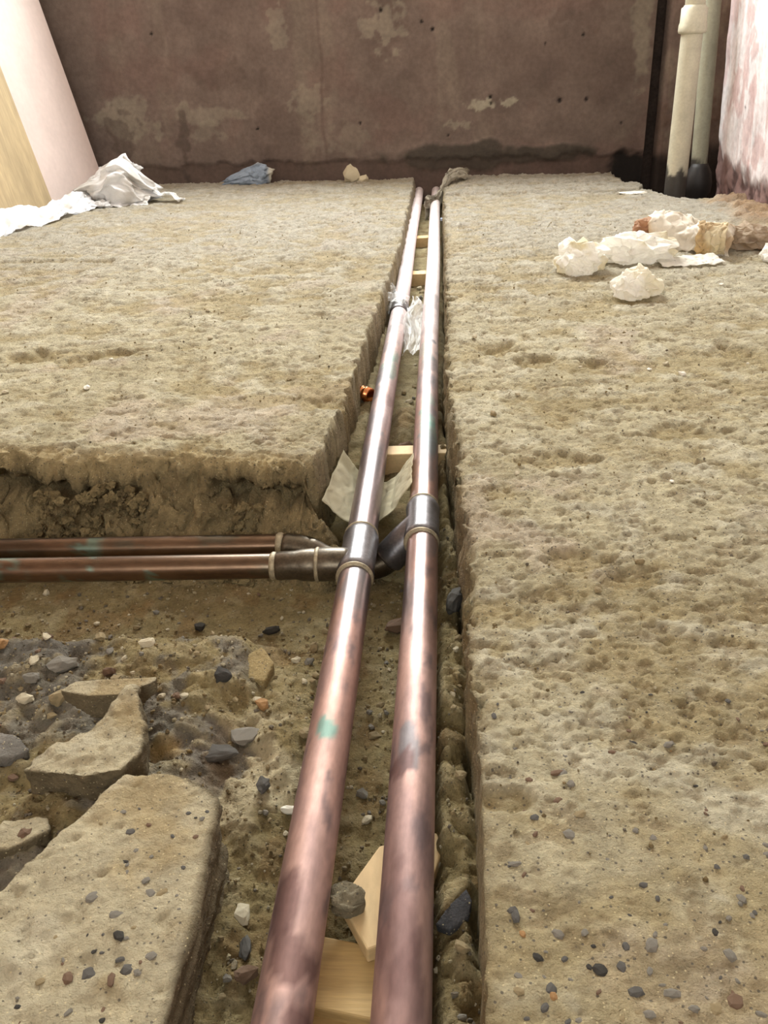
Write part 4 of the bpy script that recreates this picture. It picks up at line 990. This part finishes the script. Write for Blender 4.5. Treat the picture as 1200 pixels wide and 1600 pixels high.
# left rag heap against the boards
def ragmod(V):
    x, y, z = V.T
    pk = np.exp(-((x-0.020)/0.045)**2)*0.034*sstep(0, 0.05, z) ; z2 = z + pk
    z2 = z2*(1 - 0.45*sstep(0.04, 0.13, x))*(1-0.3*sstep(-0.06, -0.14, x)); return np.stack([x, y, z2], -1)
heap = crumple(951, (0.132, 0.105, 0.064), 6, jag=0.55, mod=ragmod)
fin = sheet([[(-0.020+0.05*a+0.05*b, 0.01+0.01*a, 0.050 + 0.075*b*(1-a*0.6)+0.01*a) for a in np.linspace(0, 1, 5)] for b in (0, 0.4, 0.75, 1)], 3, 0.004, 955)
skirt = sheet([[(-0.10+0.20*a, -0.060-0.040*b + 0.012*math.sin(a*9), 0.020*(1-b)**2 + 0.004 + 0.003*math.sin(a*14+b)) for a in np.linspace(0, 1, 9)] for b in (0, 0.35, 0.7, 1)], 3, 0.003, 957)
tail = sheet([[(0.075+0.115*a, -0.035+0.05*b-0.02*a, 0.030*(1-a) + 0.006 + 0.016*math.sin(a*7)**2*(1-b*0.5)) for a in np.linspace(0, 1, 8)] for b in (0, 0.35, 0.7, 1)], 3, 0.003, 959)
cloth_obj('paper_heap', join(heap, fin, skirt, tail), M_CLOTHW, (-0.925, 2.645, -0.006), 0.1, 'large white crumpled heap at the foot of the pink board', 'paper', ((C3(206, 198, 186), 14, 0.1, 0.6, 0.5, 5),), base=C3(248, 247, 246), thick=0.0008)
strip = sheet([[(-1.10 + 0.105*a + 0.075*b*(1-a*0.3), 2.08 + 0.50*a - 0.05*b, 0.004 + (0.052-0.015*a)*(1-b)**1.3*(0.8+0.2*math.sin(a*8)) + 0.004*math.sin(a*17+b*3)) for a in np.linspace(0, 1, 12)] for b in np.linspace(0, 1, 5)], 3, 0.0035, 961)
cloth_obj('paper_strip', strip, M_CLOTHW, (0, 0, 0.0), 0, 'long white paper strip along the foot of the plywood at the left edge', 'paper', ((C3(206, 196, 180), 16, 0.3, 0.7, 0.6, 5),), base=C3(240, 240, 242), thick=0.0008)
cloth_obj('crumpled_paper', crumple(965, (0.034, 0.05, 0.030), 5), M_CLOTHW, (-1.005, 2.57, -0.003), 0.2, 'white crumpled scrap joining the strip and the heap on the left', 'paper', base=C3(238, 236, 234))
cloth_obj('paper_scrap', sheet([[(-0.04+0.08*a, -0.035+0.07*b, 0.003+0.012*b*(1-b)*4*(0.4+0.6*a)) for a in np.linspace(0, 1, 5)] for b in np.linspace(0, 1, 4)], 3, 0.003, 967), M_CLOTHW, (-0.955, 2.545, 0.003), 0.3, 'flat white scrap in front of the crumpled heap', 'paper', base=C3(242, 242, 242), thick=0.0008)

# things along the far wall
def leafmod(V):
    x, y, z = V.T; f = np.clip((x+0.092)/0.184, 0, 1); h = 0.10 + 0.9*f**0.8
    return np.stack([x, y*(0.5+0.5*f), z*h], -1)
VF = crumple(971, (0.094, 0.036, 0.056), 5, jag=0.22, mod=leafmod)
bag = cloth_obj('sack', VF, M_BLUE, (-0.618, 2.975, -0.002), 0.06, 'blue grey crumpled sack against the far wall', 'sack', ((C3(84, 92, 104), 25, -0.1, 0.5, 0.7, 5),), base=C3(118, 130, 144), smooth=True)
V = VF[0]; c = np.broadcast_to(C3(128, 140, 154), V.shape).copy(); c = mixc(c, C3(170, 165, 150), sstep(0.065, 0.080, V[:, 0])); c = mixc(c, C3(150, 148, 138), sstep(0.056, 0.070, V[:, 2])*0.7)
a_ = bag.data.attributes['col']; cc = np.ones((len(V), 4), np.float32); cc[:, :3] = c; a_.data.foreach_set('color', cc.ravel())
o = stone('mortar_lump', -0.285, 2.985, -0.004, 0.026, 0.018, 0.030, 0.3, 'pale', 3, (0, 0.4)); tag(o, 'pale angular mortar lump against the far wall', 'stone')
o = stone('mortar_lump', -0.250, 2.985, -0.004, 0.020, 0.014, 0.013, 0.1, 'pale', 5); tag(o, 'low pale mortar piece right of the angular lump by the far wall', 'stone')
o = stone('tile_shard', 0.515, 2.555, -0.004, 0.040, 0.022, 0.005, 0.1, 'white', 2); tag(o, 'flat pale shard on the slab beside the pipe hole', 'stone')
rag = [[(-0.052+0.018*a + 0.0*b, 2.66 + 0.06*b, -0.066 + 0.05*a*(1.1-a) + 0.0*b) for a in np.linspace(0, 1, 3)] for b in np.linspace(0, 1, 2)]
ragc = []
for t in np.linspace(0, 1, 9):
    cx = -0.034 + 0.110*t**1.1; cy = 2.70 + 0.26*t; cz_ = -0.024 + 0.052*sstep(0.25, 0.7, t) - 0.012*sstep(0.85, 1, t)
    wv = 0.036 + 0.018*t
    ragc.append([(cx - 0.4*wv*(1-t) + 0.008*math.sin(t*7), cy - 0.03*s, cz_ - (0.042*(1-t)+0.016)*(s*s) + 0.018*max(-s, 0)*(t)) if True else 0 for s in np.linspace(-1, 1, 7)])
cloth_obj('rag', sheet(ragc, 3, 0.003, 975), M_CLOTHW, (0, 0, 0.006), 0, 'dusted grey rag draped over the far end of the right pipe', 'rag', ((C3(120, 108, 92), 30, 0.1, 0.5, 0.6, 5),), base=C3(196, 188, 170), thick=0.001)
o = mobj('pipe_clip', box_mesh('pipe_clip', -0.004, 0.006, 2.44, 2.452, -0.042, -0.036, M_CLIP, 0.001)); tag(o, 'tiny pale blue plastic clip beside the far end of the right pipe', 'clip')

# white paper scrap passing under the left pipe above the tee
ps = []
for s in np.linspace(0, 1, 9):
    x = -0.117 + 0.086*s
    z = -0.0665 + 0.030*abs(2*s-1)**1.8 + 0.004*(s > 0.8)
    ps.append([(x + 0.010*b*(1-s), 0.775 + 0.115*b - 0.012*math.sin(s*3.14) + (0.03*s*(1-b)) - 0.010*b*s, z + 0.004*b*(1-s)) for b in np.linspace(0, 1, 6)])
cloth_obj('paper_scrap', sheet(ps, 3, 0.0007, 981), M_PAPER, (0, 0, 0), 0, 'cream paper scrap tucked under the left pipe just above the tee', 'paper', ((C3(176, 164, 128), 25, 0, 0.5, 0.6, 5),), base=C3(216, 208, 180), thick=0.0006)

# clear plastic film wrapped round the left pipe and hanging between the pipes
fm = root('plastic_wrap', (-0.060, 1.48, -0.04), 'clear plastic bag snagged round the left pipe at its coupling', 'plastic bag')
cuff = []
for b in np.linspace(0, 1, 6):
    cuff.append([(-0.074 - (0.0172+0.004*math.sin(3*t+b*4))*math.sin(t), 1.515 + 0.085*b + 0.012*math.sin(2*t), PZ + (0.0172+0.004*math.sin(2*t+b*5))*math.cos(t)) for t in np.linspace(-1.7, 1.9, 12)])
V, F = sheet(cuff, 3, 0.0009, 985); part('film_cuff', (V, F), fm, M_FILM, smooth=True)
hang = []
for b in np.linspace(0, 1, 9):
    w = 0.010 + 0.024*math.sin(min(1, b*1.25)*math.pi*0.62)*(1 if b < 0.7 else (1.35-b)/0.65*1.05)
    hang.append([(-0.048 + 0.006*math.sin(b*9) + w*0.62*s, 1.63 - 0.34*b, -0.048 + 0.016*(1-s*s)*math.sin(b*3.0) + 0.005*math.sin(s*5+b*4)) for s in np.linspace(-1, 1, 8)])
V, F = sheet(hang, 3, 0.0010, 987); part('film_bag', (V, F), fm, M_FILM, smooth=True)
loop = [[(-0.093 - 0.012*math.sin(t) + 0.002*b, 1.56 + 0.06*math.cos(t)*0.6 + 0.02*b, -0.032 + 0.012*math.cos(t*2)*0.6 + 0.010*b) for t in np.linspace(0, 2*math.pi, 10)] for b in (0, 0.5, 1)]
V, F = sheet(loop, 3, 0.0007, 989); part('film_loop', (V, F), fm, M_FILM, smooth=True)

# ---------------------------------------------------------------- waste pipes in the far right corner
def pipe_paint(V, seed, base, zb):
    x, y, z = V.T; th = np.arctan2(y-y.mean(), x-x.mean())
    n = fbm(x*60, y*60, z*40, oct=4, seed=seed); n2 = fbm(x*50, y*50, z*6, oct=4, seed=seed+4)
    c = np.broadcast_to(base, V.shape).copy(); c = mixc(c, base*0.78, sstep(0.1, 0.6, n2)*0.5)
    c = mixc(c, C3(46, 42, 40), sstep(0.012, -0.012, z - zb + 0.03*n)*0.95)
    return c
CREAMP = C3(190, 184, 162)
sp = root('waste_pipe', (0.630, 2.60, -0.10), 'cream painted waste pipe with black foot in the corner', 'pipe')
zz = np.linspace(-0.10, 0.398, 120)
V, F = tube([(0.630, 2.60, z) for z in zz], np.interp(zz, [-0.1, 0.4], [0.0285, 0.0265]), 32)
part('pipe_body', (V, F), sp, M_PAINT, pipe_paint(V, 991, CREAMP, 0.048))
sk = [(0.372, 0.0262), (0.374, 0.0335), (0.380, 0.0350), (0.392, 0.0345), (0.398, 0.0325), (0.43, 0.0320), (0.433, 0.027), (0.436, 0.0262)]
V, F = tube([(0.630, 2.60, z) for z, r in sk], [r for z, r in sk], 32); part('pipe_socket', (V, F), sp, M_PAINT, pipe_paint(V, 993, CREAMP, -1))
V, F = tube([(0.630, 2.60, z) for z in np.linspace(0.40, 2.4, 30)], 0.0245, 28); part('upper_pipe', (V, F), sp, M_PAINT, pipe_paint(V, 995, CREAMP, -1))
sq = root('waste_pipe', (0.714, 2.70, -0.10), 'grey green waste pipe behind the cream one with a bulging black foot', 'pipe')
zz = np.linspace(-0.02, 2.4, 260)
V, F = tube([(0.714 - 0.035*min(z, 0.6), 2.70, z) for z in zz], 0.0215, 28)
part('pipe_body', (V, F), sq, M_PAINT, pipe_paint(V, 997, C3(160, 158, 138), 0.062))
zz = [(-0.10, 0.026), (-0.03, 0.028), (-0.02, 0.036), (0.005, 0.038), (0.03, 0.034), (0.045, 0.026), (0.055, 0.0215)]
V, F = tube([(0.714, 2.695, z) for z, r in zz], [r for z, r in zz], 28); part('pipe_foot', (V, F), sq, M_PAINT, np.tile(C3(44, 40, 38), (len(V), 1)))

# ---------------------------------------------------------------- boards leaning on the left wall
def leaning(name, xb, y0, y1, h, lean, t, m, label, cat, rz=-0.10):
    bm = bmesh.new(); bmesh.ops.create_cube(bm, size=1)
    bmesh.ops.scale(bm, vec=(t, y1-y0, h), verts=bm.verts); bmesh.ops.translate(bm, vec=(-t/2, 0, h/2), verts=bm.verts)
    bmesh.ops.bevel(bm, geom=bm.edges[:], offset=0.001, segments=1, affect='EDGES')
    me = bpy.data.meshes.new(name); bm.to_mesh(me); bm.free(); me.materials.append(m)
    hl = (y1-y0)/2
    o = mobj(name, me); o.location = (xb + hl*math.sin(rz), y1 - hl*math.cos(rz), -0.002); o.rotation_euler = (0, -lean, rz)
    return tag(o, label, cat)
leaning('plasterboard', -1.066, 1.75, 2.955, 1.20, 0.215, 0.0125, M_PBOARD, 'large pale pink plasterboard sheet leaning on the left', 'board')
leaning('plywood_sheet', -1.088, 1.35, 2.58, 0.40, 0.215, 0.012, M_PLY, 'yellowish plywood sheet leaning in front of the pink plasterboard', 'board')
